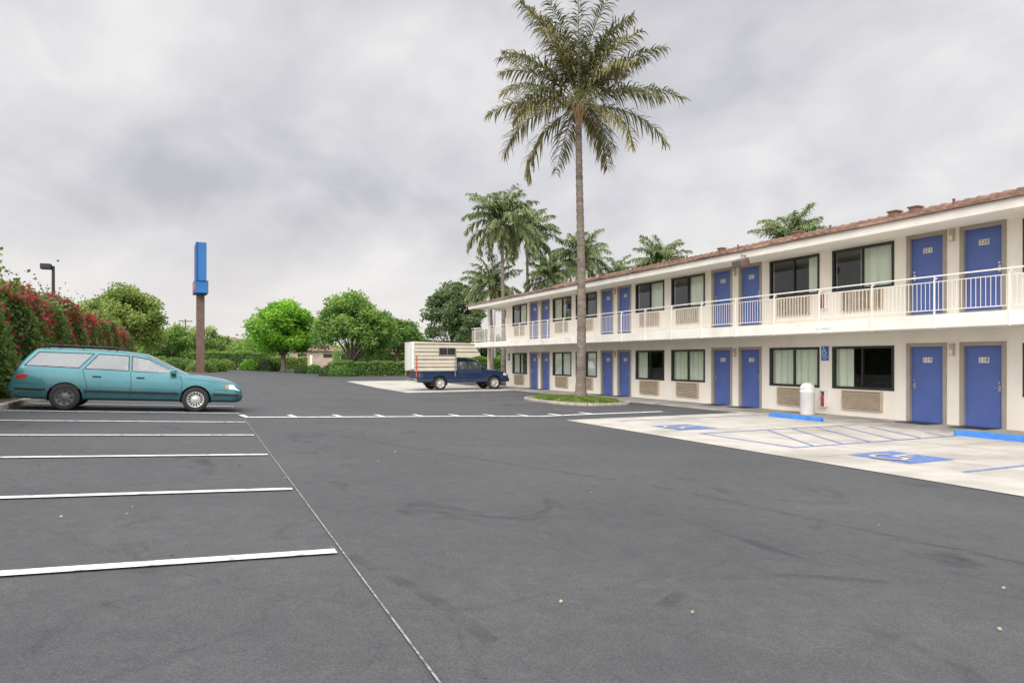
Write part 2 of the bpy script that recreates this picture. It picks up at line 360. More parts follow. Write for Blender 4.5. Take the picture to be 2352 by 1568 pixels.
for pts in ([loc(-.25,12.5),loc(-.05,10),loc(.2,8.2),loc(.45,6.5),loc(.8,5.0)],[loc(.22,3.9),loc(.28,4.35),loc(.38,4.6),loc(.55,4.55)],[loc(-.24,4.7),loc(-.12,3.9),loc(-.03,3.3)]):
    P=[Vector(p) for p in pts]; Q=[]
    for i in range(len(P)-1):
        p0=P[max(i-1,0)];p1=P[i];p2=P[i+1];p3=P[min(i+2,len(P)-1)]
        for k in range(10):
            t=k/10; Q.append(.5*((2*p1)+(p2-p0)*t+(2*p0-5*p1+4*p2-p3)*t*t+(3*p1-p0-3*p2+p3)*t**3))
    Q.append(P[-1])
    o=ribbon('tyre_mark',[q[:] for q in Q],.10,M['mark'],.007); tag(o,'faint curved dark tyre mark on asphalt','tyre mark',kind='structure')
mb=MB()
def kerbrun(mb,pts,w=.15,h=.14,f=g):
    for a,b in zip(pts[:-1],pts[1:]):
        a=Vector(a);b=Vector(b);n=max(1,int((b-a).length/2)); d=(b-a).normalized(); nn=Vector((-d.y,d.x))*w/2
        for i in range(n):
            p=a.lerp(b,i/n);q=a.lerp(b,(i+1)/n)-d*.008; vs=[]
            for r in (p,q):
                z=f(r.x,r.y); hh=h
                for s,zz in ((1,-.1),(1,hh-.02),(.8,hh),(-.8,hh),(-1,hh-.02),(-1,-.1)): vs.append((r.x+nn.x*s,r.y+nn.y*s,z+zz))
            mb.add(vs,[(k,k+1,k+7,k+6) for k in range(5)]+[(5,4,3,2,1,0),(6,7,8,9,10,11)])
kerbrun(mb,[(-4.05,-6),(-4.05,66),(-1,75.5),(30,76)])
o=mb.obj('kerb',[M['kerb']]); tag(o,'tan concrete kerb along the hedge bed','kerb',kind='structure')
o=sheet('planting_bed',[-12,-8,-4.1],[-6,10,30,50,66,76],.09,M['mulch']); tag(o,'dark soil bed under the flowering hedge','planting bed',kind='structure')
def island(cx,cy,rx,ry,h,label):
    ring=[]
    for i in range(40):
        t=2*math.pi*i/40; c,s=math.cos(t),math.sin(t)
        ring.append((cx+rx*math.copysign(abs(c)**.6,c),cy+ry*math.copysign(abs(s)**.6,s)))
    mb=MB(); kerbrun(mb,ring+[ring[0]],.12,.09,lambda x,y:-.35)
    k=mb.obj('kerb',[M['kerb']]); tag(k,'pale concrete kerb around the palm island','kerb',kind='structure')
    vs=[(cx,cy,-.35+h+.12)]; 
    for s,zz in ((.6,h+.08),(.97,h)):
        for (x,y) in ring: vs.append((cx+(x-cx)*s,cy+(y-cy)*s,-.35+zz))
    n=40; fs=[(0,1+i,1+(i+1)%n) for i in range(n)]+[(1+i,1+n+i,1+n+(i+1)%n,1+(i+1)%n) for i in range(n)]
    mb=MB(); mb.add(vs,fs,0,True); t=mb.obj('planting_bed',[M['turf']]); tag(t,label,'planting bed',kind='structure')
def quads(name,P,U,V,val,mat,parent=None):
    n=len(P); v=np.empty((n,4,3)); v[:,0]=P-U-V; v[:,1]=P+U-V; v[:,2]=P+U+V; v[:,3]=P-U+V
    me=bpy.data.meshes.new(name); me.vertices.add(n*4); me.vertices.foreach_set('co',v.reshape(-1))
    me.loops.add(n*4); me.loops.foreach_set('vertex_index',np.arange(n*4,dtype=np.int32))
    me.polygons.add(n); me.polygons.foreach_set('loop_start',np.arange(0,n*4,4,dtype=np.int32))
    try: me.polygons.foreach_set('loop_total',np.full(n,4,dtype=np.int32))
    except Exception: pass
    me.update(calc_edges=True)
    a=me.attributes.new('v','FLOAT','FACE'); a.data.foreach_set('value',np.clip(val,0,1).astype(np.float32))
    me.materials.append(mat); ob=bpy.data.objects.new(name,me); return link(ob,parent)
def leaves(name,P,size,val,mat,parent=None,flat=.0):
    n=len(P); a=rng.normal(size=(n,3)); a[:,2]*=(1-flat); a/=np.linalg.norm(a,axis=1)[:,None]
    b=rng.normal(size=(n,3)); b=np.cross(a,b); b/=np.linalg.norm(b,axis=1)[:,None]
    s=size*(.6+.8*rng.random(n))[:,None]
    U=a*s*.5; V=b*s*.32
    return quads(name,P,(U+V)*.5,(U-V)*.5,val,mat,parent)
IC=(13.75,24.1)
island(IC[0],IC[1],1.40,2.7,.08,'patchy grass on the raised palm island')
n=9000; t=rng.random(n)*2*math.pi; r=np.sqrt(rng.random(n))
P=np.stack([IC[0]+1.30*r*np.cos(t),IC[1]+2.6*r*np.sin(t),-.35+.12+.10*(1-r)+0*r],1)
U=np.stack([np.cos(t*7)*.012,np.sin(t*7)*.012,0*t],1); V=np.stack([rng.normal(size=n)*.02,rng.normal(size=n)*.02,.025+.035*rng.random(n)],1)
o=quads('grass',P,U,V,rng.random(n)*.8+.1,M['grass']); tag(o,'short uneven green grass on the palm island','grass',kind='stuff')
n=60; Pl=[]
for i in range(n):
    u=random.uniform(-.75,.75); Z=random.uniform(3.2,14); x,y=loc(u,Z)
    if x<-3.8: continue
    Pl.append((x,y,g(x,y)+.02))
Pl=np.array(Pl); k=len(Pl); t=rng.random(k)*6.28; s=.005+.009*rng.random(k)
U=np.stack([np.cos(t)*s,np.sin(t)*s,0*t],1); V=np.stack([-np.sin(t)*s*.6,np.cos(t)*s*.6,.005+0*t],1)
M['litter']=leaf_mat('dry_leaf',(.22,.13,.05),(.38,.26,.13),(.5,.40,.26),.1)
o=quads('leaf_litter',Pl,U,V,rng.random(k),M['litter']); tag(o,'small dry fallen leaves scattered on the asphalt','fallen leaves',kind='stuff')

# ------------------------------------------------------------------ motel
B=thing('motel_building','two-storey cream motel with blue doors and red tile roof','motel',(17.35,0,-.35))
Y0,Y1=-.5,38.95; FL2=2.88
centres=[3.36,11.1,18.84,26.58,34.32]
doors=[];wins=[]
for c in centres:
    doors+= [(c-.71,-1,c),(c+.71,1,c)]; wins+=[c-2.625,c+2.625]
DW=.46;WW=.99
def wall_floor(mb,z0,z1,zb):
    ops=[(y-DW,y+DW,zb,zb+2.04) for y,_,_ in doors]+[(y-WW,y+WW,zb+.85,zb+2.06) for y in wins]
    ops.sort(); y=Y0
    for a,b,lo,hi in ops:
        mb.box(0,.18,y,a,z0,z1)
        if lo>z0+.01: mb.box(0,.18,a,b,z0,lo)
        mb.box(0,.18,a,b,hi,z1); y=b
    mb.box(0,.18,y,Y1,z0,z1)
mb=MB(); wall_floor(mb,0,2.60,.0); wall_floor(mb,2.60,5.02,FL2)
mb.box(.18,10.5,Y1-.18,Y1,0,5.02); mb.box(.18,10.5,Y0,Y0+.18,0,5.02); mb.box(10.32,10.5,Y0+.18,Y1-.18,0,5.02)
mb.obj('wall',[M['wall']],B)
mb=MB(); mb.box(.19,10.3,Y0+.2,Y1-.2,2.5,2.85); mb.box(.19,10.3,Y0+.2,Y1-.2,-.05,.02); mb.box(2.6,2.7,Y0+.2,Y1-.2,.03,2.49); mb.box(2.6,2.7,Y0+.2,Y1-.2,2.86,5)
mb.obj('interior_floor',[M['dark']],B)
mb=MB(); mb.bbox(-1.75,-.003,Y0-.5,40.6,2.43,2.74,.012); mb.bbox(0.0,9,Y1+.003,40.6,2.43,2.74,.012)
mb.obj('balcony',[M['trim']],B)
mb=MB(); xr=-1.70
def rail_run(mb,p,q,step=.105):
    p=Vector(p);q=Vector(q); L=(q-p).length; d=(q-p).normalized(); n=Vector((-d.y,d.x))
    def bar(z0,z1,w):
        a=p+n*w;b=p-n*w;c=q-n*w;e=q+n*w
        mb.add([(a.x,a.y,z0),(b.x,b.y,z0),(c.x,c.y,z0),(e.x,e.y,z0),(a.x,a.y,z1),(b.x,b.y,z1),(c.x,c.y,z1),(e.x,e.y,z1)],[(0,3,2,1),(4,5,6,7),(0,1,5,4),(1,2,6,5),(2,3,7,6),(3,0,4,7)])
    bar(3.63,3.66,.018); bar(3.50,3.518,.010); bar(2.84,2.86,.010)
    k=int(L/step)
    for i in range(k+1):
        c=p+d*(i*L/k); mb.box(c.x-.0045,c.x+.0045,c.y-.0045,c.y+.0045,2.86,3.50)
rail_run(mb,(xr,Y0-.4),(xr,40.55)); rail_run(mb,(xr,40.55),(8.9,40.55))
y=.63
while y<40.6:
    mb.box(-1.785,-1.752,y-.013,y+.013,2.42,3.64); mb.box(-1.785,-1.68,y-.012,y+.012,3.57,3.60); y+=1.63
mb.obj('railing',[M['rail']],B)
for (x,y) in ((-.55,40.45),(7.5,40.45)):
    mb=MB(); mb.box(x-.06,x+.06,y-.06,y+.06,.0,5.0); mb.obj('support_post',[M['trim']],B)
mb=MB(); mb.box(-1.72,10.8,Y0-.7,40.85,5.02,5.06); mb.obj('soffit',[M['soffit']],B)
mb=MB(); mb.bbox(-1.79,-1.722,Y0-.7,40.88,4.88,5.11,.008); mb.box(-1.72,10.8,40.852,40.90,4.92,5.10); mb.obj('fascia',[M['trim']],B)
mb2=[]
def tile_slope(mb,x0,x1,z0,z1,ya,yb,rows=22,wv=.27,s=6):
    ny=int((yb-ya)/wv*s); ysv=np.linspace(ya,yb,ny+1); ph=(ysv-ya)/wv*2*math.pi
    prof=.045*np.sqrt(np.clip(np.sin(ph)*.5+.5,0,1)); vs=[];fs=[]
    for r in range(rows):
        for e,(t,lift) in enumerate(((r/rows,.035),((r+1.06)/rows,.0))):
            x=x0+(x1-x0)*t; z=z0+(z1-z0)*t+lift
            jit=.012*np.sin(np.floor(ph/6.283)*12.9898+r*7.3)
            vs+= [(x+(2*j if e==0 else 0),float(yy),z+float(pz+j)) for yy,pz,j in zip(ysv,prof,jit)]
        b=r*2*(ny+1); fs+=[(b+i,b+i+1,b+ny+1+i+1,b+ny+1+i) for i in range(ny)]
        lv=[(x0+(x1-x0)*r/rows,float(yy),z0+(z1-z0)*r/rows) for yy in ysv]
        mb2.append((lv,[vs[b+i] for i in range(ny+1)]))
    mb.add(vs,fs,0,True)
    for lv,up in mb2: 
        n=len(lv); mb.add(lv+up,[(i,i+1,n+i+1,n+i) for i in range(n-1)],0)
mb=MB(); tile_slope(mb,-1.88,4.6,5.10,5.10+.23*6.48,Y0-.7,41.0); zr=5.10+.23*6.48+.03
mb.add([(4.6,Y0-.7,zr),(11,Y0-.7,5.1),(11,41,5.1),(4.6,41,zr)],[(0,1,2,3)])
mb.add([(-1.7,41-.05,5.07),(11,41-.05,5.07),(4.6,41-.05,zr)],[(0,1,2)])
y=Y0-.7
while y<40.9: mb.cyl((4.6,y,zr),(4.6,y+.42,zr+.03),.10,.12,8); y+=.38
roof=mb.obj('roof',[M['tile']],B)
for (x,y,w) in ((1.5,13.8,.26),(1.5,13.15,.26),(1.6,17.5,.26),(1.2,20.9,.22),(1.6,30.3,.26),(1.8,24.6,.22)):
    z=5.10+.23*(x+1.88); mb=MB(); mb.bbox(-w/2,w/2,-w/2,w/2,-.05,.20,.02); mb.bbox(-w/2-.035,w/2+.035,-w/2-.035,w/2+.035,.20,.25,.02)
    mb.obj('chimney_vent',[M['tile']],roof,(x,y,z))
for (x,y) in ((.8,15.5),(.8,11.6),(1.0,19.8),(.8,22.5),(1.2,27)):
    z=5.10+.23*(x+1.88); mb=MB(); mb.cyl((0,0,-.05),(0,0,.20),.03,n=10); mb.cyl((0,0,.20),(0,0,.23),.04,n=10); mb.obj('vent_pipe',[M['pole']],roof,(x,y,z))
mb=MB(); mb.bbox(.07,.11,-.445,.445,.012,2.025,.004); me_door=mb.mesh('door',[M['door']])
mb=MB()
for a,b in ((-.55,-.445),(.445,.55)): mb.bbox(-.02,.12,a,b,0,2.13,.006)
mb.bbox(-.018,.12,-.446,.446,2.03,2.128,.006); mb.box(-.03,.12,-.44,.44,0,.012); me_frame=mb.mesh('frame',[M['dframe']])
mb=MB(); mb.bbox(.045,.069,-.03,.03,-.08,.08,.006); mb.cyl((.069,0,0),(.01,0,0),.012,n=8); mb.bbox(.0,.02,-.02,.11,-.012,.012,.005); mb.cyl((.069,0,.14),(.045,0,.14),.028,n=12); me_handle=mb.mesh('handle',[M['chrome']])
mb=MB(); mb.box(-.6,-.0,-.42,.42,.0,.014); me_mat=mb.mesh('door_mat',[M['blackp']])
zf0,zf1=.85,2.06
mb=MB(); a=.05
mb.bbox(-.03,.09,-WW-.02,WW+.02,zf0-.02,zf0+a,.005); mb.bbox(-.03,.09,-WW-.02,WW+.02,zf1-a,zf1+.02,.005)
mb.bbox(-.028,.088,-WW-.018,-WW+a,zf0+a-.001,zf1-a+.001,.005); mb.bbox(-.028,.088,WW-a,WW+.018,zf0+a-.001,zf1-a+.001,.005)
mb.box(.0,.08,-.02,.02,zf0+a,zf1-a); me_wf=mb.mesh('frame',[M['wframe']])
mb=MB(); mb.add([(.05,-WW+a,zf0+a),(.05,-.021,zf0+a),(.05,-.021,zf1-a),(.05,-WW+a,zf1-a)],[(3,2,1,0)]); mb.add([(.035,.021,zf0+a),(.035,WW-a,zf0+a),(.035,WW-a,zf1-a),(.035,.021,zf1-a)],[(3,2,1,0)]); me_glass=mb.mesh('glass',[M['glass']])
def curtain(segs,seed):
    mb=MB(); rr=random.Random(seed)
    for a,b in segs:
        n=int((b-a)/.02); ph=rr.random()*6; vs=[]
        for i in range(n+1):
            y=a+(b-a)*i/n; ph+=.34+.22*rr.random(); x=.13+.030*math.sin(ph)+.01*math.sin(ph*.37)
            vs+=[(x,y,zf0+.0),(x,y,zf1+.03)]
        mb.add(vs,[(2*i,2*i+2,2*i+3,2*i+1) for i in range(n)],0,True)
    return mb.mesh('curtain',[M['curtain']])
me_cur=[curtain([(-WW,WW)],1),curtain([(-WW,.15)],2),curtain([(.40,WW)],3),curtain([(-.1,WW)],4),curtain([(.3,WW)],5),curtain([(-.95,.0)],6),curtain([(-WW,-.5)],7)]
def acmesh(lattice):
    mb=MB(); w=.62; z0,z1=.27,.76
    mb.box(-.03,.0,-w,w,z0,z1,1)
    mb.bbox(-.095,-.0,-w-.03,-w,z0-.03,z1+.03,.006); mb.bbox(-.095,0,w,w+.03,z0-.03,z1+.03,.006)
    mb.bbox(-.094,0,-w,w,z1,z1+.03,.006); mb.bbox(-.094,0,-w,w,z0-.03,z0,.006)
    n=8
    for i in range(n):
        z=z0+.03+(z1-z0-.03)*i/n; mb.add([(-.09,-w,z),(-.09,w,z),(-.035,w,z+.042),(-.035,-w,z+.042),(-.082,-w,z-.012),(-.082,w,z-.012)],[(0,1,2,3),(4,5,1,0)],0)
    if lattice:
        k=9
        for i in range(1,k): y=-w+2*w*i/k; mb.box(-.096,-.06,y-.022,y+.022,z0,z1)
    return mb.mesh('air_conditioner',[M['ac'],M['acd']])
me_ac=[acmesh(False),acmesh(True)]
mb=MB(); mb.bbox(-.10,0,-.05,.05,-.13,.13,.01); mb.bbox(-.12,-.0,-.06,.06,.13,.16,.01); mb.bbox(-.115,-.005,-.04,.04,-.10,.02,.01,1); me_lamp=mb.mesh('wall_lamp',[M['ac'],M['plate']])
for fl in (0,1):
    zb=FL2*fl
    for i,(y,s,c) in enumerate(doors):
        num=(116+i) if fl==0 else (218+i)
        d=put(me_door,'door',B,(0,y,zb)); put(me_frame,'frame',d)
        put(me_handle,'handle',d,(0,s*.36,1.0))
        mbp=MB(); mbp.bbox(.058,.069,-.12,.12,1.615,1.75,.003)
        vs,fs=text_geo(str(num),.13); mbp.add([(.0565,-x*1.1,yy+1.683) for x,yy in vs],[f for f in fs],1)
        mbp.obj('room_number_sign',[M['plate'],M['ink']],d)
        if fl==0: put(me_mat,'door_mat',d,(-.05,0,.042))
    for i,y in enumerate(wins):
        w=put(me_wf,'window',B,(0,y,zb)); put(me_glass,'glass',w)
        if fl==0: k=[0,1,3,2,0,0,4,1,0,3][i]
        else: k=[0,1,1,1,6,5,1,4,3,1][i]
        put(me_cur[k],'curtain',w)
        put(me_ac[fl],'air_conditioner',B,(0,y-.02,zb))
    for c in centres: put(me_lamp,'wall_lamp',B,(0,c,zb+1.93))
def psign(y,z,w,h,lab):
    t=thing('parking_sign',lab,'sign',(17.35,y,z),group='accessible parking signs')
    mb=MB(); mb.bbox(-.016,-.002,-w/2,w/2,-h/2,h/2,.003); mb.obj('panel',[M['signblue']],t)
    mb=MB(); k=0
    for vs,fs in isa2d():
        k+=1; mb.add([(-.017-.001*k,-(x-.55)*w*1.0,(yy-.5)*w*1.0+h*.2) for x,yy in vs],fs,0)
    vs,fs=text_geo('PARKING',w*.2); mb.add([(-.018,-x,yy-h*.2) for x,yy in vs],fs,0)
    vs,fs=text_geo('ONLY',w*.2); mb.add([(-.018,-x,yy-h*.36) for x,yy in vs],fs,0)
    mb.obj('lettering',[M['signwhite']],t)
psign(15.0,1.53,.27,.44,'blue accessible parking sign fixed to the motel wall')
psign(38.5,1.5,.29,.44,'blue accessible parking sign near the wall corner')
def exting(y,z,lab):
    t=thing('fire_extinguisher',lab,'fire extinguisher',(17.35,y,z),group='wall fire extinguishers')
    mb=MB(); mb.bbox(-.15,-.002,-.10,-.085,0,.5,.004); mb.bbox(-.15,-.002,.085,.10,0,.5,.004); mb.bbox(-.15,-.002,-.085,.085,0,.015,.004); mb.bbox(-.15,-.002,-.085,.085,.485,.5,.004); mb.box(-.02,-.003,-.085,.085,.015,.485)
    mb.obj('cabinet',[M['bin']],t)
    mb=MB(); mb.lathe([(0,.03),(.055,.03),(.06,.06),(.06,.32),(.04,.37),(.02,.39)],16,0,(-.085,0,0)); mb.obj('cylinder',[M['red']],t)
    mb=MB(); mb.bbox(-.11,-.06,-.02,.02,.39,.42,.004); mb.bbox(-.145,-.04,-.012,.012,.42,.44,.004); mb.obj('valve',[M['blackp']],t)
exting(15.0,-.10,'red fire extinguisher in wall cabinet beside the rubbish bin')
exting(15.0,FL2-.35+.35,'red fire extinguisher in white cabinet on the balcony wall')
t=thing('floodlight','grey floodlight hanging from the motel eave','floodlight',(15.52,16.5,4.60))
mb=MB(); mb.cyl((0,0,.0),(0,0,-.1),.03,n=8); mb.bbox(-.07,.07,-.07,.07,-.02,.03,.01); mb.obj('bracket',[M['chrome']],t)
mb=MB(); mb.bbox(-.34,.02,-.21,.21,-.26,-.04,.03); o=mb.obj('lamp_head',[M['pole']],t,(-.02,0,-.03),(0,R(-20),0))
mb=MB(); mb.box(-.342,-.336,-.17,.17,-.23,-.07); mb.obj('lens',[M['chrome']],t,(-.022,0,-.03),(0,R(-20),0))
t=thing('notice_sign','small white notice on the balcony edge','sign',(15.59,13.55,2.28))
mb=MB(); mb.box(-.012,-.002,-.24,.24,-.08,.08); mb.obj('panel',[M['signwhite']],t)
t=thing('rubbish_bin','white domed rubbish bin on the walkway','bin',(16.55,14.95,-.31))
mb=MB(); mb.lathe([(0,0),(.19,0),(.21,.03),(.21,.66),(.22,.67),(.22,.72),(.205,.74)],28); mb.obj('body',[M['bin']],t)
mb=MB(); mb.lathe([(.205,.74),(.21,.80),(.185,.88),(.13,.94),(.06,.965),(0,.97)],28); mb.bbox(-.22,-.15,-.08,.08,.76,.86,.02); mb.obj('lid',[M['bin']],t)
def stop(x,y,L):
    mb=MB(); z=-.34; h=L/2
    sec=[(-.085,0),(-.06,.10),(-.04,.125),(.04,.125),(.06,.10),(.085,0)]
    vs=[(x+a*(.8 if e in(0,3) else 1),y+yy,z+b*(.8 if e in (0,3) and b>.0 else 1)) for e,yy in enumerate((-h,-h+.05,h-.05,h)) for a,b in sec]
    fs=[(e*6+k,e*6+k+1,(e+1)*6+k+1,(e+1)*6+k) for e in range(3) for k in range(5)]+[(0,1,2,3,4,5),(23,22,21,20,19,18)]
    mb.add(vs,fs); o=mb.obj('wheel_stop',[M['stopblue']]); tag(o,'bright blue concrete wheel stop on the pale pad','wheel stop',group='blue wheel stops')
stop(15.35,14.3,1.85); stop(15.35,8.85,1.85)

# ------------------------------------------------------------------ vegetation
def palm(X,Y,zb,H,tr,L,nf,seed,nl=44,mat='palm_leaf',lean=(0,0),lw=.034,label='tall palm',emin=-38,group='palms behind the motel',bd=(55,90),pw=.62,oldk=.9,lk=.185,dr=.35):
    rr=random.Random(seed); e=thing('palm_tree',label,'palm tree',(X,Y,zb),group=group)
    mb=MB(); pts=[];rs=[]; n=int(H/.16)
    for i in range(n+1):
        t=i/n; z=H*t; r=tr*(1-.40*t)+tr*.45*math.exp(-z/.35)+ (.012 if i%2 else -.006)*tr/.22
        pts.append((lean[0]*t*t+.05*math.sin(t*5),lean[1]*t*t,z)); rs.append(r)
    mb.tube(pts,rs,14); mb.obj('trunk',[M['palmbark']],e)
    top=Vector(pts[-1]); mb=MB(); mb.lathe([(rs[-1]*1.0,-.7),(rs[-1]*1.35,-.4),(rs[-1]*1.5,0),(rs[-1]*1.1,.5),(.03,.9)],10,0,top[:])
    for i in range(16):
        a=rr.random()*6.28; q=top+Vector((math.cos(a)*tr*1.4,math.sin(a)*tr*1.4,-.1+rr.random()*.5)); mb.cyl((top+Vector((math.cos(a)*tr*.5,math.sin(a)*tr*.5,-.6+rr.random()*.3)))[:],q[:],.05,.025,5)
    vs=[];P=[];val=[]
    rach=MB()
    for f in range(nf):
        a=f*2.39996+rr.uniform(-.4,.4); q=(f+.5)/nf
        e0=R(emin+ (86-emin)*(q**pw)+rr.uniform(-9,9)); bend=R(rr.uniform(*bd)*(1-.40*q)); LL=L*rr.uniform(.78,1.10)*(.9 if q<.12 else 1)
        h=Vector((math.cos(a),math.sin(a),0)); side=Vector((-math.sin(a),math.cos(a),0)); twist=rr.uniform(-.7,.7)
        n=26; p=top+h*tr*.5+Vector((0,0,.1+.35*q)); pp=[p.copy()];dd=[]
        for i in range(n):
            s=i/n; el=e0-bend*s**1.6; d=h*math.cos(el)+Vector((0,0,math.sin(el)))+side*twist*s*.35; d.normalize(); p=p+d*LL/n; pp.append(p.copy());dd.append(d)
        dd.append(dd[-1]); rach.tube([x[:] for x in pp[::3]],[.035*(1-i*3/n*.85)*L/4 for i in range(len(pp[::3]))],4)
        old=max(0,.22-q)*oldk+(.14 if rr.random()<.25 else 0); fr_dens=rr.uniform(.85,1)
        for j in range(nl):
            s=.17+.83*(j+rr.random()*.8)/nl; k=min(int(s*n),n-1); fr=s*n-k; c=pp[k].lerp(pp[k+1],min(fr,1)); d=dd[k]
            ll=L*lk*(math.sin(math.pi*min(s*.95,1)**.75)**.6*.9+.12)
            up=side.cross(d)
            if up.z<0: up=-up
            for sg in (-1,1):
                if rr.random()>fr_dens: continue
                lift=rr.uniform(-.5,.7)
                d1=(side*sg*.8+d*.7+up*lift); d1.normalize(); d2=(d1+Vector((0,0,-dr-.5*rr.random())));d2.normalize(); d3=(d2+Vector((0,0,-dr-.5*rr.random())));d3.normalize()
                l1=ll*.36*rr.uniform(.7,1.25); c1=c+d1*l1; c2=c1+d2*l1; c3=c2+d3*l1
                wd=d1.cross(Vector((rr.uniform(-.4,.4),rr.uniform(-.4,.4),1))); wd.normalize(); w0=lw*L/4
                o=len(vs); vs+=[(c-wd*w0*.6)[:],(c+wd*w0*.6)[:],(c1+wd*w0)[:],(c1-wd*w0)[:],(c2+wd*w0*.75)[:],(c2-wd*w0*.75)[:],(c3+wd*w0*.15)[:],(c3-wd*w0*.15)[:]]
                vv=.15+.36*rr.random()+old+(.25 if rr.random()<.12 else 0)+.12*s; P.append((o,o+1,o+2,o+3)); P.append((o+3,o+2,o+4,o+5)); P.append((o+5,o+4,o+6,o+7)); val+=[vv,vv+.06,vv+.14]
    me=bpy.data.meshes.new('crown'); me.from_pydata(vs,[],P); at=me.attributes.new('v','FLOAT','FACE'); at.data.foreach_set('value',np.clip(val,0,1).astype(np.float32))
    me.materials.append(M[mat]); put(me,'crown',e)
    rach.obj('frond_stems',[M['stem']],e); mb.obj('crown_base',[M['palmtop']],e)
    return e
palm(13.85,23.75,-.20,11.55,.195,4.05,40,11,62,'palm_leaf',(-.05,.0),.027,'very tall palm with grey ringed trunk on grass island',emin=-38,group='palms',bd=(50,90),pw=.62,lk=.20,dr=.38)
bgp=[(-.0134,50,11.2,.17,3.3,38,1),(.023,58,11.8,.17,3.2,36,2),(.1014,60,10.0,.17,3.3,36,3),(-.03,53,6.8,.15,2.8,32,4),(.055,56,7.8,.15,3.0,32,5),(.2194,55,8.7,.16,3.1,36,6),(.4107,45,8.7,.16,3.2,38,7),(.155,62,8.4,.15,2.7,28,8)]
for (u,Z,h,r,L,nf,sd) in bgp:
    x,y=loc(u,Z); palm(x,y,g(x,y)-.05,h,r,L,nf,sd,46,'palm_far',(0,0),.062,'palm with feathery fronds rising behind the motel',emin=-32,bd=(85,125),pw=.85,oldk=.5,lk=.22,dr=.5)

def tree(name,label,cat,X,Y,top,rx,ry,crownh,mat,seed,n=14000,leaf=.22,ncl=34,cr=.30,trunk_r=.2,fork=None,bias=0.0):
    rr=random.Random(seed); zb=g(X,Y)-.05; e=thing(name,label,cat,(X,Y,zb)); H=top-zb
    zc=H-crownh/2; cl=[]
    for i in range(ncl):
        u=rr.uniform(-.75,1); t=rr.random()*6.283; s=math.sqrt(1-u*u); q=rr.uniform(.55,.84)
        cl.append((rx*q*s*math.cos(t)*(1.0-.15*u),ry*q*s*math.sin(t),zc+crownh/2*.78*u*rr.uniform(.85,1.08),cr*rx*rr.uniform(.55,1.25),rr.random()))
    cl.append((0,0,zc,rx*.5,.1)); P=[];V=[]
    per=n//len(cl)
    for (x,y,z,r,b) in cl:
        d=rng.normal(size=(per,3)); d/=np.linalg.norm(d,axis=1)[:,None]; rad=r*(.45+.62*rng.random(per)**.6)
        wob=1+.22*np.sin(d[:,0]*5+b*9)*np.cos(d[:,1]*6+b*20)+.15*np.sin(d[:,2]*11+b*5)
        p=d*(rad*wob)[:,None]; p[:,2]*=.8; p+=np.array([x,y,z]); P.append(p)
        V.append(.22+.38*b+.28*rng.random(per)+.18*d[:,2]+.10*(z-zc)/crownh+bias)  # shading put into leaf tone: lighter on clump tops and up the crown
    P=np.concatenate(P);V=np.concatenate(V)
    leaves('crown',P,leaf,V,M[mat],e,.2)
    mb=MB(); fk=fork or max(.8,H-crownh*.95); mb.tube([(0,0,0),(.03,.02,.25),(.06,.0,fk*.6),(0,.05,fk)],[trunk_r*1.4,trunk_r,trunk_r*.85,trunk_r*.8],10)
    for (x,y,z,r,b) in cl[::3]:
        mb.tube([(0,.05,fk-.1),(x*.35,y*.35,fk+(z-fk)*.45),(x*.9,y*.9,z)],[trunk_r*.5,trunk_r*.3,trunk_r*.08],6)
    mb.obj('trunk',[M['bark']],e); return e
def T(u,Z,ytop,*a,**k):
    x,y=loc(u,Z); return (x,y,CAMH+(825-ytop)/1568*Z)
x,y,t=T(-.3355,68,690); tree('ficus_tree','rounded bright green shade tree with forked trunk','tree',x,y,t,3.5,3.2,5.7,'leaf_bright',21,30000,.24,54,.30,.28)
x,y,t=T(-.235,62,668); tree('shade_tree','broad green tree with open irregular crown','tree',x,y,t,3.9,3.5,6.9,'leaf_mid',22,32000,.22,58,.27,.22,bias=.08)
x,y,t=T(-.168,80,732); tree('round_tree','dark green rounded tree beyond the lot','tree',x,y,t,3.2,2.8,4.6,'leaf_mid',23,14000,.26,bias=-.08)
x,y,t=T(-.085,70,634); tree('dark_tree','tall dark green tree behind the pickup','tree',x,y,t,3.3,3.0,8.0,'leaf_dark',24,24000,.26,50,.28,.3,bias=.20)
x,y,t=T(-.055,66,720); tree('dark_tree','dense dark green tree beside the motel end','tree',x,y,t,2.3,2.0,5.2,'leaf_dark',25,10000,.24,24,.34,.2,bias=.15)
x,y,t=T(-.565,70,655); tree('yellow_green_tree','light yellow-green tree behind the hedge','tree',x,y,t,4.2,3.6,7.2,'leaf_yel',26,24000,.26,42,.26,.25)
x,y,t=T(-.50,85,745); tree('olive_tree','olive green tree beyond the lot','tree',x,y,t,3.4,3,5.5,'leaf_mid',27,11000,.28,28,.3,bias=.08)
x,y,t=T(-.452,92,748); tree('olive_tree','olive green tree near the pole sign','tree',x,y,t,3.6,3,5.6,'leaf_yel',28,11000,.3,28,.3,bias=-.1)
x,y,t=T(-.62,62,690); tree('shade_tree','green tree rising behind the hedge','tree',x,y,t,2.6,3,4.6,'leaf_yel',29,9000,.25,22,.3)
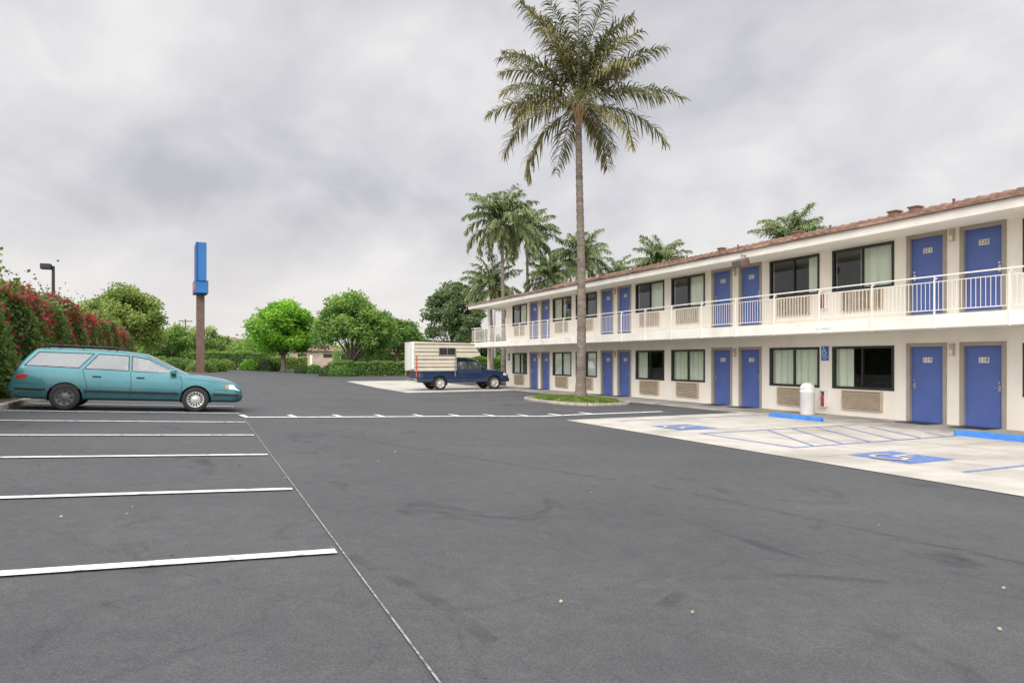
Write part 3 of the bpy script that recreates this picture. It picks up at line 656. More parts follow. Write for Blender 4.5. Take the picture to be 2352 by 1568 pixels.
for i,(u,Z,yt,rx,mt) in enumerate([(-.40,120,790,7,'leaf_mid'),(-.36,135,782,8,'leaf_dark'),(-.29,130,796,8,'leaf_mid'),(-.21,125,788,8,'leaf_mid'),(-.13,120,790,8,'leaf_dark'),(-.46,130,778,7,'leaf_mid'),(-.53,120,772,8,'leaf_mid'),(-.03,110,780,7,'leaf_dark'),(-.6,110,760,8,'leaf_mid'),(-.68,100,765,8,'leaf_mid')]):
    x,y,t=T(u,Z,yt); tree('distant_tree','distant hazy green tree','tree',x,y,t,rx,4,t-g(x,y),mt,40+i,5000,.5,22,.34,bias=.15)
def shrub(X,Y,rx,ry,h,mat,seed,name,label,n=3000,leaf=.13,box=False,rot=0,cat='shrub',bias=0):
    zb=g(X,Y)-.03; e=thing(name,label,cat,(X,Y,zb),(0,0,rot))
    if box:
        A=rng.random((n,3))*2-1; ax=rng.integers(0,3,n); sgn=np.sign(rng.random(n)-.5); A[np.arange(n),ax]=sgn*(.88+.16*rng.random(n)); A[:,2]=np.abs(A[:,2])
        P=A*np.array([rx,ry,h]); P[:,2]*=1+.05*np.sin(P[:,0]*2.1)+.04*np.sin(P[:,0]*5)
    else:
        d=rng.normal(size=(n,3)); d/=np.linalg.norm(d,axis=1)[:,None]; d[:,2]=np.abs(d[:,2]); rad=.8+.25*rng.random(n)+.08*np.sin(d[:,0]*9+seed)*np.cos(d[:,1]*8)
        P=d*rad[:,None]*np.array([rx,ry,h])
    V=.25+.4*rng.random(n)+.2*P[:,2]/h+bias  # leaf tone lightens with height, top light put into the colour
    leaves('foliage',P,leaf,V,M[mat],e)
    mb=MB()
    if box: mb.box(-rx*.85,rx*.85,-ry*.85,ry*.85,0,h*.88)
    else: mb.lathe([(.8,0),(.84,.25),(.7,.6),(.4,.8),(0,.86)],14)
    m=mb.obj('branches',[M['core']],e)  # solid core behind the leaves, coloured dark as shaded foliage
    if not box: m.scale=(rx,ry,h)
    return e
k=0
for (u,Z,rx,h,mt) in [(-.437,60,1.1,1.1,'leaf_mid'),(-.455,57,1.2,.95,'leaf_yel'),(-.476,58,1.2,1.0,'leaf_mid'),(-.42,66,1.0,1.0,'leaf_yel'),(-.495,57,1.1,1.1,'leaf_mid'),(-.385,68,.95,1.1,'leaf_bright'),(-.36,69,.95,1.15,'leaf_dark'),(-.345,70,.9,.9,'leaf_mid'),(-.305,66,.9,.8,'leaf_dark'),(-.29,66,.9,.85,'leaf_mid'),(-.265,60,1.0,1.0,'leaf_dark'),(-.25,59,1.1,.95,'leaf_mid'),(-.515,58,1.1,1.1,'leaf_mid')]:
    x,y=loc(u,Z); shrub(x,y,rx,rx*.9,h,mt,k,'shrub','low rounded green shrub at the lot edge',2500,.13); k+=1
for (u,Z,rx,ry,h,mt) in [(-.405,76,3.4,.9,1.9,'leaf_mid'),(-.345,78,3.2,.9,1.5,'leaf_yel'),(-.205,61,3.6,.8,1.25,'leaf_mid'),(-.09,64,4.0,.8,1.35,'leaf_mid'),(-.02,60,2.6,.8,1.7,'leaf_mid'),(-.20,84,5.0,1,2.2,'leaf_mid')]:
    x,y=loc(u,Z); shrub(x,y,rx,ry,h,mt,k,'clipped_hedge','clipped green hedge bordering the lot',8000,.14,True,cat='hedge',bias=.08); k+=1
# bougainvillea hedge
H=thing('flowering_hedge','tall green hedge covered in magenta bougainvillea flowers','hedge',(-5,12,.2))
n=120000
def hedge_pts(n,push=0.0):
    y=rng.random(n)**1.35*48; s=rng.random(n)*1.0
    Hh=3.45+.18*np.sin(y*.9)+.14*np.sin(y*2.3+1)+.10*np.sin(y*5.1)-.35*np.clip((y-38)/10,0,1)
    bul=.28*np.sin(y*1.3+s*4)+.18*np.sin(y*3.1+s*9)+.12*np.sin(y*7+s*17)
    f=np.clip(s/.62,0,1); tp=np.clip((s-.62)/.38,0,1); ang=tp*math.pi*.5
    x=.05+bul*.8-.5*f**2*.6 - 2.6*np.sin(ang)*tp; z=Hh*(f*.86)+ .5*np.sin(np.clip(tp*2.2,0,1.57))+bul*.25
    x=x+push+rng.normal(size=n)*.08; z=z+rng.normal(size=n)*.08
    return np.stack([x,y,z],1),s,bul
P,s,bul=hedge_pts(n); V=.15+.40*rng.random(n)+.5*(bul+.3)*.6+.12*s  # hollows darker, bulges and top lighter: shading put into the leaf tone
nn=700; yy=rng.random(nn)*40; b=np.stack([-1.0+rng.normal(size=nn)*.6,yy,3.6+.3*rng.random(nn)**2*2],1)
leaves('foliage',np.concatenate([P,b]),.13,np.concatenate([V,.3+.5*rng.random(nn)]),M['hedge'],H)
P,s,bul=hedge_pts(120000,.06); y=P[:,1]
den=.5+.5*np.sin(y*1.7+P[:,2]*2.6)*np.cos(y*.8-P[:,2]*1.9)+.25*np.sin(y*4.3+P[:,2]*5)
hi=np.clip((P[:,2]-2.3)/.9,0,1); far=np.clip((y-9)/9,0,1)
pr=np.clip(den*1.2-.38,0,1)*(.025+.60*hi+.42*far*np.clip(P[:,2]/2.2-.3,0,1))*.55
keep=rng.random(len(P))<pr; P=P[keep]; P[:,0]+=.06
leaves('flowers',P,.12,.1+.75*rng.random(len(P)),M['flower'],H)
mb=MB(); mb.box(-3,-.42,.3,47.5,-.1,3.1); mb.obj('branches',[M['core']],H)  # solid block filling the hedge against see-through, coloured dark as shaded foliage
x,y,t=T(-.735,24,575); tree('wispy_tree','sparse wispy branches above the hedge','tree',x-1.2,y,t,1.5,1.5,1.2,'leaf_yel',61,700,.12,12,.22,.08)

# ------------------------------------------------------------------ background items
x,y=loc(-.4565,55); t=thing('pylon_sign','tall blue motel sign on a brown pole','sign',(x,y,g(x,y)-.05),(0,0,R(3)))
mb=MB(); mb.bbox(-.30,.30,-.30,.30,0,6.4,.03); mb.obj('pole',[M['pole']],t)
mb=MB(); mb.bbox(-.38,.38,-1.3,1.3,7.3,10.35,.03); mb.obj('panel',[M['bigblue']],t)
mb=MB(); mb.bbox(-.52,.52,-1.2,1.2,6.35,7.35,.03); mb.obj('lower_panel',[M['bigblue']],t)
mb=MB(); mb.box(-.532,-.523,-1.1,1.1,6.55,7.1); mb.box(-.51,-.44,-1.225,-1.203,6.6,7.05); mb.obj('orange_face',[M['orange']],t)
mb=MB(); mb.box(-.392,-.383,-1.25,1.25,7.4,10.3); mb.box(-.37,-.24,-1.325,-1.303,7.35,10.3); mb.obj('shaded_side',[M['bigblue_shaded']],t)  # darker blue sheets paint the sign's left side as its shaded face
x,y=loc(-.672,40); t=thing('street_lamp','dark square floodlight on a pole behind the hedge','street lamp',(x,y,.1))
mb=MB(); mb.cyl((0,0,0),(0,0,6.7),.11,.08,10); mb.cyl((0,0,6.5),(-.15,-.05,6.6),.05,n=8); mb.obj('pole',[M['blackp']],t)
mb=MB(); mb.bbox(-.62,-.08,-.25,.25,6.5,6.82,.04); mb.obj('lamp_head',[M['blackp']],t)
x,y=loc(-.0255,62); t=thing('street_lamp','slim pale street lamp beyond the motel end','street lamp',(x,y,-.1))
mb=MB(); mb.cyl((0,0,0),(0,0,10.8),.10,.06,10); mb.cyl((0,0,10.7),(-.6,-.2,11),.04,n=8); mb.obj('pole',[M['chrome']],t)
mb=MB(); mb.bbox(-1.0,-.5,-.3,-.1,10.93,11.05,.03); mb.obj('lamp_head',[M['chrome']],t)
x,y=loc(-.4783,130); t=thing('utility_pole','wooden utility pole with a crossarm','utility pole',(x,y,.3))
mb=MB(); mb.cyl((0,0,0),(0,0,8.7),.16,.11,8); mb.obj('pole',[M['wood']],t)
mb=MB(); mb.box(-1.2,1.2,-.06,.06,8.2,8.35); 
for xx in (-1,-.5,.5,1): mb.cyl((xx,0,8.35),(xx,0,8.5),.05,n=6)
mb.obj('crossarm',[M['wood']],t)
def house(u,Z,w,d,h,rh,rot,label):
    x,y=loc(u,Z); t=thing('house',label,'house',(x,y,g(x,y)-.05),(0,0,rot))
    mb=MB(); mb.box(-w/2,w/2,-d/2,d/2,0,h); mb.obj('wall',[M['tan']],t)
    mb=MB(); a=w/2+.5;b=d/2+.5; mb.add([(-a,-b,h),(a,-b,h),(a,b,h),(-a,b,h),(-a+b,0,h+rh),(a-b,0,h+rh)],[(0,1,5,4),(1,2,5),(2,3,4,5),(3,0,4),(3,2,1,0)]); mb.obj('roof',[M['tile']],t)
    for xx in (-w/4,w/4):
        mb=MB(); mb.box(xx-.6,xx+.6,-d/2-.03,-d/2-.003,1,2.1); mb.obj('window',[M['wframe']],t)
    mb=MB(); mb.box(-.45,.45,-d/2-.05,-d/2-.004,0.1,2.1); mb.obj('door',[M['dframe']],t)
house(-.285,100,7,6,2.5,1.3,R(-15),'tan stucco house with orange tile roof beyond the trees')
house(-.145,105,10,7,2.6,1.2,R(-15),'beige low house partly hidden by trees')
house(-.42,150,12,8,4,2,R(-20),'distant pale house above the shrubs')
x,y=loc(-.272,82); t=thing('garden_wall','pale stucco wall with square pillars','wall',(x,y,g(x,y)-.05),(0,0,R(-20)))
mb=MB(); mb.box(-1.6,1.6,-.1,.1,0,1.5); mb.obj('wall_panel',[M['tan']],t)
for a,b in ((-1.9,-1.602),(1.602,1.9)):
    mb=MB(); mb.box(a,b,-.2,.2,0,1.8); mb.obj('pillar',[M['wall']],t)
mb=MB(); vs=[]; n=80
for i in range(n+1):
    a=R(-75+150*i/n); r=1900; h=28+22*math.sin(i*.31+1)+12*math.sin(i*.83)+6*math.sin(i*2.1); cx,cy=math.sin(a+TH)*r,math.cos(a+TH)*r
    vs+=[(cx,cy,-5),(cx,cy,max(h,6))]
mb.add(vs,[(2*i,2*i+2,2*i+3,2*i+1) for i in range(n)],0,True); o=mb.obj('hills',[M['hill']]); tag(o,'faint hazy hills on the horizon','hills',kind='structure')

# ------------------------------------------------------------------ vehicles
class Loft:
    def __init__(s,tab,dx=.05,smooth=2):
        tab=np.array(tab); X=tab[:,0]; s.x=np.unique(np.concatenate([np.arange(X[0],X[-1]-.01,dx),[X[-1]]]))
        c=[np.interp(s.x,X,tab[:,i]) for i in range(1,10)]
        for i in range(len(c)):
            for _ in range(smooth):
                a=c[i].copy(); a[1:-1]=(c[i][:-2]+2*c[i][1:-1]+c[i][2:])/4; c[i]=a
        zb,wm,zt,wb,z6,w6,z7,w7,z8=c; s.half=[]
        for i in range(len(s.x)):
            h=zt[i]-zb[i]
            p=[(0,zb[i]),(wm[i]-.15,zb[i]),(wm[i]-.035,zb[i]+.05),(wm[i],zb[i]+h*.38),(wm[i]-.008,zb[i]+h*.68),(wb[i],zt[i]),(w6[i],z6[i]),(w7[i],z7[i]),(0,z8[i])]
            out=[]
            for k in range(8):
                p0=p[max(k-1,0)];p1=p[k];p2=p[k+1];p3=p[min(k+2,8)]
                if k==0: p0=(-p1[0]-.3,p1[1])
                if k==7: p3=(-p1[0],p1[1])
                m=4 if k>0 else 2
                for q in range(m):
                    t=q/m; f=.6
                    def cr(a,b,cc,d): 
                        m1=(cc-a)*.5*f; m2=(d-b)*.5*f
                        return (2*t**3-3*t*t+1)*b+(t**3-2*t*t+t)*m1+(-2*t**3+3*t*t)*cc+(t**3-t*t)*m2
                    out.append((cr(p0[0],p1[0],p2[0],p3[0]),cr(p0[1],p1[1],p2[1],p3[1])))
            out.append(p[8]); s.half.append(out)
    def bm(s):
        bm=bmesh.new(); rings=[]
        for x,h in zip(s.x,s.half):
            ring=[(x,w,z) for w,z in h]+[(x,-w,z) for w,z in h[-2:0:-1]]
            rings.append([bm.verts.new(v) for v in ring])
        n=len(rings[0])
        for a,b in zip(rings[:-1],rings[1:]):
            for k in range(n): bm.faces.new((a[k],a[(k+1)%n],b[(k+1)%n],b[k]))
        bm.faces.new(rings[0][::-1]); bm.faces.new(rings[-1])
        for f in bm.faces: f.smooth=len(f.verts)<5
        bmesh.ops.recalc_face_normals(bm,faces=bm.faces[:]); return bm
    def W(s,x,z):
        i=int(np.clip(np.searchsorted(s.x,x),1,len(s.x)-1)); t=(x-s.x[i-1])/(s.x[i]-s.x[i-1]); r=[]
        for j in (i-1,i):
            h=s.half[j][2:]; zz=[p[1] for p in h]; ww=[p[0] for p in h]
            zz=np.maximum.accumulate(zz); r.append(np.interp(z,zz,ww))
        return float(r[0]*(1-t)+r[1]*t)
def inside(poly,x,z):
    c=False;n=len(poly)
    for i in range(n):
        x1,z1=poly[i];x2,z2=poly[(i+1)%n]
        if (z1>z)!=(z2>z) and x<(x2-x1)*(z-z1)/(z2-z1)+x1: c=not c
    return c
def cutpoly(bm,poly,ymin=.3):
    xs=[p[0] for p in poly];zs=[p[1] for p in poly]; bb=(min(xs)-.12,max(xs)+.12,min(zs)-.12,max(zs)+.12)
    for i in range(len(poly)):
        a=poly[i];b=poly[(i+1)%len(poly)]
        fs=[f for f in bm.faces if abs(f.calc_center_median().y)>ymin and bb[0]<f.calc_center_median().x<bb[1] and bb[2]<f.calc_center_median().z<bb[3]]
        geom=fs+list({e for f in fs for e in f.edges})+list({v for f in fs for v in f.verts})
        bmesh.ops.bisect_plane(bm,geom=geom,dist=1e-5,plane_co=(a[0],0,a[1]),plane_no=(-(b[1]-a[1]),0,b[0]-a[0]))
    return [f for f in bm.faces if abs(f.calc_center_median().y)>ymin and inside(poly,f.calc_center_median().x,f.calc_center_median().z)]
def extract(bm,fs,name,mat,parent,off=0):
    idx={};vs=[];ff=[]
    for f in fs:
        r=[]
        for v in f.verts:
            if v not in idx: idx[v]=len(vs); vs.append(v.co[:])
            r.append(idx[v])
        ff.append(r)
    mb=MB(); mb.add(vs,ff,0,True); ob=mb.obj(name,[mat],parent)
    bmesh.ops.delete(bm,geom=fs,context='FACES'); return ob
def offpoly(poly,d):
    cx=sum(p[0] for p in poly)/len(poly);cz=sum(p[1] for p in poly)/len(poly); P=[Vector(p) for p in poly]; n=len(P); out=[]
    for i in range(n):
        a=(P[i]-P[i-1]).normalized();b=(P[(i+1)%n]-P[i]).normalized()
        na=Vector((a.y,-a.x));nb=Vector((b.y,-b.x))
        if na.dot(P[i]-Vector((cx,cz)))<0: na=-na
        if nb.dot(P[i]-Vector((cx,cz)))<0: nb=-nb
        m=(na+nb); m=m/max(m.dot(na),.3)*1.0; out.append((P[i]+m*d)[:])
    return out
def finish(bm,name,mats,parent):
    me=bpy.data.meshes.new(name); bm.to_mesh(me); bm.free()
    for m in mats: me.materials.append(m)
    return put(me,name,parent)
def sribbon(lf,path,w,off=.004,side=1,mb=None,mi=0,vert=False):
    P=[]
    for a,b in zip(path[:-1],path[1:]):
        n=max(1,int(math.hypot(b[0]-a[0],b[1]-a[1])/.06))
        for i in range(n): P.append((a[0]+(b[0]-a[0])*i/n,a[1]+(b[1]-a[1])*i/n))
    P.append(path[-1]); vs=[];fs=[]
    for i,p in enumerate(P):
        q=P[min(i+1,len(P)-1)];r=P[max(i-1,0)]; dx,dz=q[0]-r[0],q[1]-r[1]; L=math.hypot(dx,dz) or 1; nx,nz=-dz/L*w/2,dx/L*w/2
        for sg,o in ((1,-.006),(1,off),(-1,off),(-1,-.006)):
            x,z=p[0]+nx*sg,p[1]+nz*sg; vs.append((x,side*(lf.W(x,z)+o),z))
    for i in range(len(P)-1):
        for k in range(3): fs.append((4*i+k,4*i+k+1,4*i+4+k+1,4*i+4+k))
    mb.add(vs,fs,mi)
def wheel(parent,x,y,r,w,rimmat,spokes,label=None):
    sg=-1 if y<0 else 1
    t=put(bpy.data.meshes.new('wheel'),'wheel',parent,(x,y,r))
    def lath(prof,mi,mb,n=32):
        vs=[];fs=[]
        for (rr,yy) in prof:
            for k in range(n): a=2*math.pi*k/n; vs.append((rr*math.cos(a),yy*sg,rr*math.sin(a)))
        for i in range(len(prof)-1):
            for k in range(n): fs.append((i*n+k,i*n+(k+1)%n,(i+1)*n+(k+1)%n,(i+1)*n+k))
        mb.add(vs,fs,mi,True)
    h=w/2; mb=MB(); lath([(r*.62,-h),(r*.93,-h),(r,-h*.75),(r,h*.75),(r*.93,h),(r*.66,h*1.0),(r*.62,h*.9)],0,mb)
    me=mb.mesh('tyre',[M['tyre']]); t.data=me
    mb=MB(); lath([(r*.66,h*.92),(r*.62,h*1.02),(r*.57,h*.78),(r*.25,h*.84),(r*.2,h*.98),(0,h*1.0)],0,mb)
    for k in range(spokes):
        a=2*math.pi*k/spokes; c,s=math.cos(a),math.sin(a); q=.022
        vs=[]
        for rr_,ww in ((r*.34,.5),(r*.54,1.0)):
            for e in (-1,1): vs.append((rr_*c-s*q*ww*e,sg*(h*.84+.008),rr_*s+c*q*ww*e))
        mb.add(vs,[(0,1,3,2)],1)
    rm=mb.obj('rim',[rimmat,M['blackp']],t)
    if label: t['label']=label
    return t
def glassx(bm,par,x0,w0,x1,w1,zmin,name):
    for co,no in (((x0,0,0),(1,0,0)),((x1,0,0),(1,0,0)),((x0,w0,0),(-(w1-w0),x1-x0,0)),((x0,-w0,0),((w1-w0),x1-x0,0))):
        fs=[f for f in bm.faces if f.calc_center_median().z>zmin and x0-.1<f.calc_center_median().x<x1+.1]
        geom=fs+list({e for f in fs for e in f.edges})+list({v for f in fs for v in f.verts})
        bmesh.ops.bisect_plane(bm,geom=geom,dist=1e-5,plane_co=co,plane_no=no)
    fs=[]
    for f in bm.faces:
        c=f.calc_center_median()
        if c.z>zmin and x0<c.x<x1 and abs(c.y)<w0+(w1-w0)*(c.x-x0)/(x1-x0): fs.append(f)
    extract(bm,fs,name,M['carglass'],par)
slope=math.atan(.045)
xr,yr=-4.0,19.52
car=thing('parked_car','teal estate car with roof rails parked against the hedge','car',(xr,yr,g(xr,19)+.004),(0,slope,0))
tab=[(0,.34,.76,.54,.75,.57,.72,.585,.55,.60),(.04,.30,.84,.57,.82,.60,.78,.615,.6,.62),(.10,.28,.86,.62,.84,.66,.80,.67,.6,.68),(.13,.27,.87,.86,.83,.91,.78,.93,.6,.95),
(.30,.26,.88,.965,.815,1.15,.71,1.21,.56,1.23),(.48,.25,.885,.975,.815,1.34,.645,1.40,.52,1.42),(.75,.24,.89,.97,.815,1.365,.635,1.425,.50,1.445),(1.4,.24,.895,.955,.82,1.37,.635,1.435,.5,1.452),(2.2,.24,.895,.93,.82,1.355,.64,1.42,.5,1.44),
(2.72,.24,.895,.91,.82,1.30,.635,1.365,.48,1.385),(3.2,.24,.895,.89,.815,1.09,.70,1.14,.52,1.16),(3.66,.24,.89,.88,.815,.905,.75,.92,.54,.93),(4.15,.24,.885,.82,.82,.85,.76,.87,.52,.88),
(4.55,.24,.875,.75,.81,.785,.75,.80,.48,.81),(4.76,.24,.86,.69,.80,.73,.74,.745,.48,.75),(4.86,.25,.82,.64,.77,.67,.70,.685,.45,.69),(4.92,.27,.76,.57,.72,.59,.65,.60,.42,.605),(4.95,.31,.70,.51,.68,.52,.62,.525,.4,.53)]
lf=Loft(tab,.04,1); bm=lf.bm()
wins_c=[[(.33,1.02),(.56,1.31),(1.62,1.32),(1.36,.995)],[(1.50,.985),(1.75,1.315),(2.36,1.30),(2.38,.965)],[(2.47,.96),(2.45,1.295),(2.78,1.24),(3.44,.925)]]
for w in wins_c:
    for f in cutpoly(bm,offpoly(w,.022),.5): f.material_index=1
for (xw,rw) in ((1.12,.355),(3.87,.355)):
    P=[(xw+rw*math.cos(R(i*18)),.30+rw*math.sin(R(i*18))) for i in range(20)]
    fs=cutpoly(bm,P,.5); bmesh.ops.delete(bm,geom=fs,context='FACES')
for w in wins_c:
    fs=cutpoly(bm,w,.5)
    a=[f for f in fs if f.calc_center_median().y<0]; b=[f for f in fs if f.calc_center_median().y>0]
    extract(bm,a,'side_window',M['carglass'],car); extract(bm,b,'side_window',M['carglass'],car)
glassx(bm,car,2.80,.53,3.62,.66,.88,'windscreen'); glassx(bm,car,.20,.66,.46,.57,.97,'rear_window')
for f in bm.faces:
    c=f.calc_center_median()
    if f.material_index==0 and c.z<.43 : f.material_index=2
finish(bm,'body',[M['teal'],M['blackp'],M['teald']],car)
for sd in (-1,1):
    mb=MB(); sribbon(lf,[(.15,.475),(.74,.465)],.05,.014,sd,mb); sribbon(lf,[(1.50,.455),(3.48,.44)],.05,.014,sd,mb); sribbon(lf,[(4.26,.44),(4.86,.43)],.05,.010,sd,mb)
    sribbon(lf,[(1.5,.27),(3.5,.27)],.03,.004,sd,mb); mb.obj('side_moulding',[M['blackp']],car)
mb=MB()
for sd in (-1,1):
    sribbon(lf,[(2.43,.94),(2.46,.62),(2.44,.29)],.013,.0015,sd,mb); sribbon(lf,[(1.44,.97),(1.50,.76),(1.56,.55),(1.52,.36)],.013,.0015,sd,mb)
    sribbon(lf,[(3.50,.88),(3.56,.7),(3.54,.29)],.013,.0015,sd,mb)
    sribbon(lf,[(3.68,.82),(4.55,.73)],.006,.001,sd,mb); sribbon(lf,[(.14,.60),(.72,.60)],.008,.001,sd,mb); sribbon(lf,[(4.28,.56),(4.60,.54)],.008,.001,sd,mb)
mb.obj('door_gap',[M['blackp']],car)
for sd in (-1,1):
    for x in (1.66,2.56):
        mb=MB(); w=lf.W(x+.08,.80); mb.bbox(x,x+.17,min(sd*w,sd*(w+.025)),max(sd*w,sd*(w+.025)),.785,.815,.006); mb.obj('door_handle',[M['blackp']],car)
for sd in (-1,1):
    mb=MB(); w=.80; mb.bbox(3.28,3.42,min(sd*w,sd*(w+.19)),max(sd*w,sd*(w+.19)),.91,1.03,.03); mb.obj('wing_mirror',[M['teal']],car)
    mb=MB(); sribbon(lf,[(4.62,.635),(4.72,.63),(4.82,.61),(4.90,.59)],.11,.008,sd,mb); mb.obj('headlight',[M['lens']],car)
    mb=MB(); sribbon(lf,[(4.54,.645),(4.61,.637)],.09,.008,sd,mb); mb.obj('indicator_lamp',[M['amber']],car)
    mb=MB(); sribbon(lf,[(.17,.75),(.24,.755),(.38,.76)],.085,.006,sd,mb); mb.obj('tail_light',[M['redlens']],car)
    mb=MB(); y=sd*.53
    pts=[(.60,y,1.43),(.72,y,1.50),(2.1,y,1.495),(2.28,y,1.435)]; mb.tube(pts,[.018]*4,8)
    for x in (.72,1.4,2.1): mb.cyl((x,y,1.41),(x,y,1.495),.014,n=8)
    mb.obj('roof_rail',[M['blackp']],car)
for x in (.9,1.9):
    mb=MB(); mb.cyl((x,-.53,1.502),(x,.53,1.502),.016,n=8); mb.obj('roof_rail_crossbar',[M['blackp']],car)
mb=MB(); mb.bbox(4.87,4.975,-.60,.60,.37,.41,.01); mb.obj('bumper_strip',[M['blackp']],car)
mb=MB(); mb.box(.5,4.5,-.62,.62,.25,.50); mb.obj('underbody',[M['dark']],car)
def liners(par,xws,r,zc,y0):
    for xw in xws:
        for sd in (-1,1):
            mb=MB(); n=18; vs=[]
            for i in range(n+1):
                a=R(-15+210*i/n)
                for yy in (y0,.55): vs.append((xw+r*math.cos(a),sd*yy,zc+r*math.sin(a)))
            mb.add(vs,[(2*i,2*i+1,2*i+3,2*i+2) for i in range(n)],0); mb.add([vs[2*i+1] for i in range(n+1)],[tuple(range(n+1))])
            mb.obj('wheel_arch_liner',[M['dark']],par)
liners(car,(1.12,3.87),.352,.30,.86)
mb=MB(); mb.box(.3,3.4,-.7,.7,.50,.52)
for x in (1.55,2.4):
    for y in (-.36,.36): mb.bbox(x,x+.5,y-.26,y+.26,.52,.74,.05); mb.bbox(x-.12,x+.05,y-.25,y+.25,.6,1.08,.05); mb.bbox(x-.1,x,y-.12,y+.12,1.1,1.24,.04)
mb.bbox(3.1,3.55,-.7,.7,.55,.86,.05); mb.cyl((3.0,.36,.9),(2.98,.36,.92),.18,n=16)
for sd in (-1,1): mb.box(.35,3.45,min(sd*.76,sd*.78),max(sd*.76,sd*.78),.5,.90)
mb.box(.6,2.6,-.55,.55,1.34,1.35)
mb.obj('seats',[M['seat']],car)
for sd in (-1,1):
    wheel(car,1.12,sd*.80,.305,.20,M['steel'],8,'black steel wheel without cover'); wheel(car,3.87,sd*.80,.305,.20,M['rim'],14,'silver wheel cover')

# --- pickup truck
tx,ty=10.62,36.45
trk=thing('pickup_truck','dark blue pickup truck carrying a camper, parked on concrete','pickup truck',(tx,ty,-.338))
tabt=[(0,.55,.82,1.0,.82,1.015,.80,1.02,.6,1.02),(.05,.50,.88,1.03,.87,1.05,.85,1.055,.6,1.055),(.3,.46,.90,1.03,.88,1.05,.86,1.055,.6,1.055),(2.22,.42,.90,1.03,.88,1.05,.86,1.055,.6,1.055),
(2.30,.42,.90,1.06,.86,1.55,.70,1.64,.55,1.66),(2.6,.42,.90,1.06,.86,1.62,.69,1.70,.53,1.73),(3.3,.42,.90,1.05,.86,1.62,.69,1.70,.53,1.73),(3.5,.42,.90,1.05,.86,1.57,.70,1.65,.53,1.675),
(4.15,.42,.91,1.05,.86,1.10,.79,1.12,.6,1.14),(4.7,.42,.91,1.02,.86,1.07,.80,1.10,.6,1.11),(5.15,.42,.90,.94,.86,1.00,.78,1.03,.55,1.04),(5.30,.43,.87,.86,.83,.93,.74,.95,.5,.96),(5.40,.46,.80,.76,.77,.80,.68,.81,.45,.82)]
lt=Loft(tabt,.05,1); bm=lt.bm()
wt=[[(2.42,1.14),(2.50,1.53),(2.88,1.55),(2.86,1.13)],[(2.96,1.13),(2.98,1.55),(3.44,1.51),(3.98,1.13)]]
for (xw,rw) in ((1.28,.43),(4.50,.43)):
    P=[(xw+rw*math.cos(R(i*18)),.37+rw*math.sin(R(i*18))) for i in range(20)]
    fs=cutpoly(bm,P,.5); bmesh.ops.delete(bm,geom=fs,context='FACES')
for w in wt:
    fs=cutpoly(bm,w,.5)
    a=[f for f in fs if f.calc_center_median().y<0]; b=[f for f in fs if f.calc_center_median().y>0]
    extract(bm,a,'side_window',M['carglass'],trk); extract(bm,b,'side_window',M['carglass'],trk)
glassx(bm,trk,3.52,.56,4.08,.70,1.12,'windscreen')
finish(bm,'body',[M['navy']],trk)
mb=MB()
for sd in (-1,1):
    sribbon(lt,[(2.27,1.04),(2.27,.47)],.012,.002,sd,mb); sribbon(lt,[(2.91,1.1),(2.91,.5)],.010,.002,sd,mb); sribbon(lt,[(4.02,1.06),(3.98,.5)],.010,.002,sd,mb)
mb.obj('door_gap',[M['blackp']],trk)
mb=MB(); mb.box(.4,5.0,-.6,.6,.40,.62); mb.obj('underbody',[M['dark']],trk)
mb=MB(); mb.bbox(-.15,.02,-.85,.85,.50,.64,.03); mb.obj('rear_bumper',[M['chrome']],trk)
mb=MB(); mb.bbox(5.25,5.47,-.82,.82,.42,.64,.05); mb.obj('front_bumper',[M['navy']],trk)
for sd in (-1,1):
    mb=MB(); sribbon(lt,[(5.05,.86),(5.28,.83)],.14,.008,sd,mb); mb.obj('headlight',[M['lens']],trk)
    mb=MB(); sribbon(lt,[(.07,.97),(.07,.70)],.09,.008,sd,mb); mb.obj('tail_light',[M['redlens']],trk)
    mb=MB(); w=.88; mb.bbox(3.82,3.96,min(sd*w,sd*(w+.2)),max(sd*w,sd*(w+.2)),1.13,1.34,.03); mb.obj('wing_mirror',[M['blackp']],trk)
    wheel(trk,1.28,sd*.80,.36,.24,M['rim'],6); wheel(trk,4.50,sd*.80,.36,.24,M['rim'],6)
    for x in (2.5,3.05):
        w=lt.W(x,.93); mb=MB(); mb.bbox(x,x+.16,min(sd*w,sd*(w+.03)),max(sd*w,sd*(w+.03)),.92,.95,.006); mb.obj('door_handle',[M['blackp']],trk)
liners(trk,(1.28,4.50),.427,.37,.88)
mb=MB(); mb.bbox(2.7,3.2,-.7,.7,.6,.95,.05); mb.bbox(2.6,2.75,-.65,.65,.8,1.35,.05); mb.bbox(3.7,4.05,-.7,.7,.8,1.08,.05); mb.obj('seats',[M['seat']],trk)
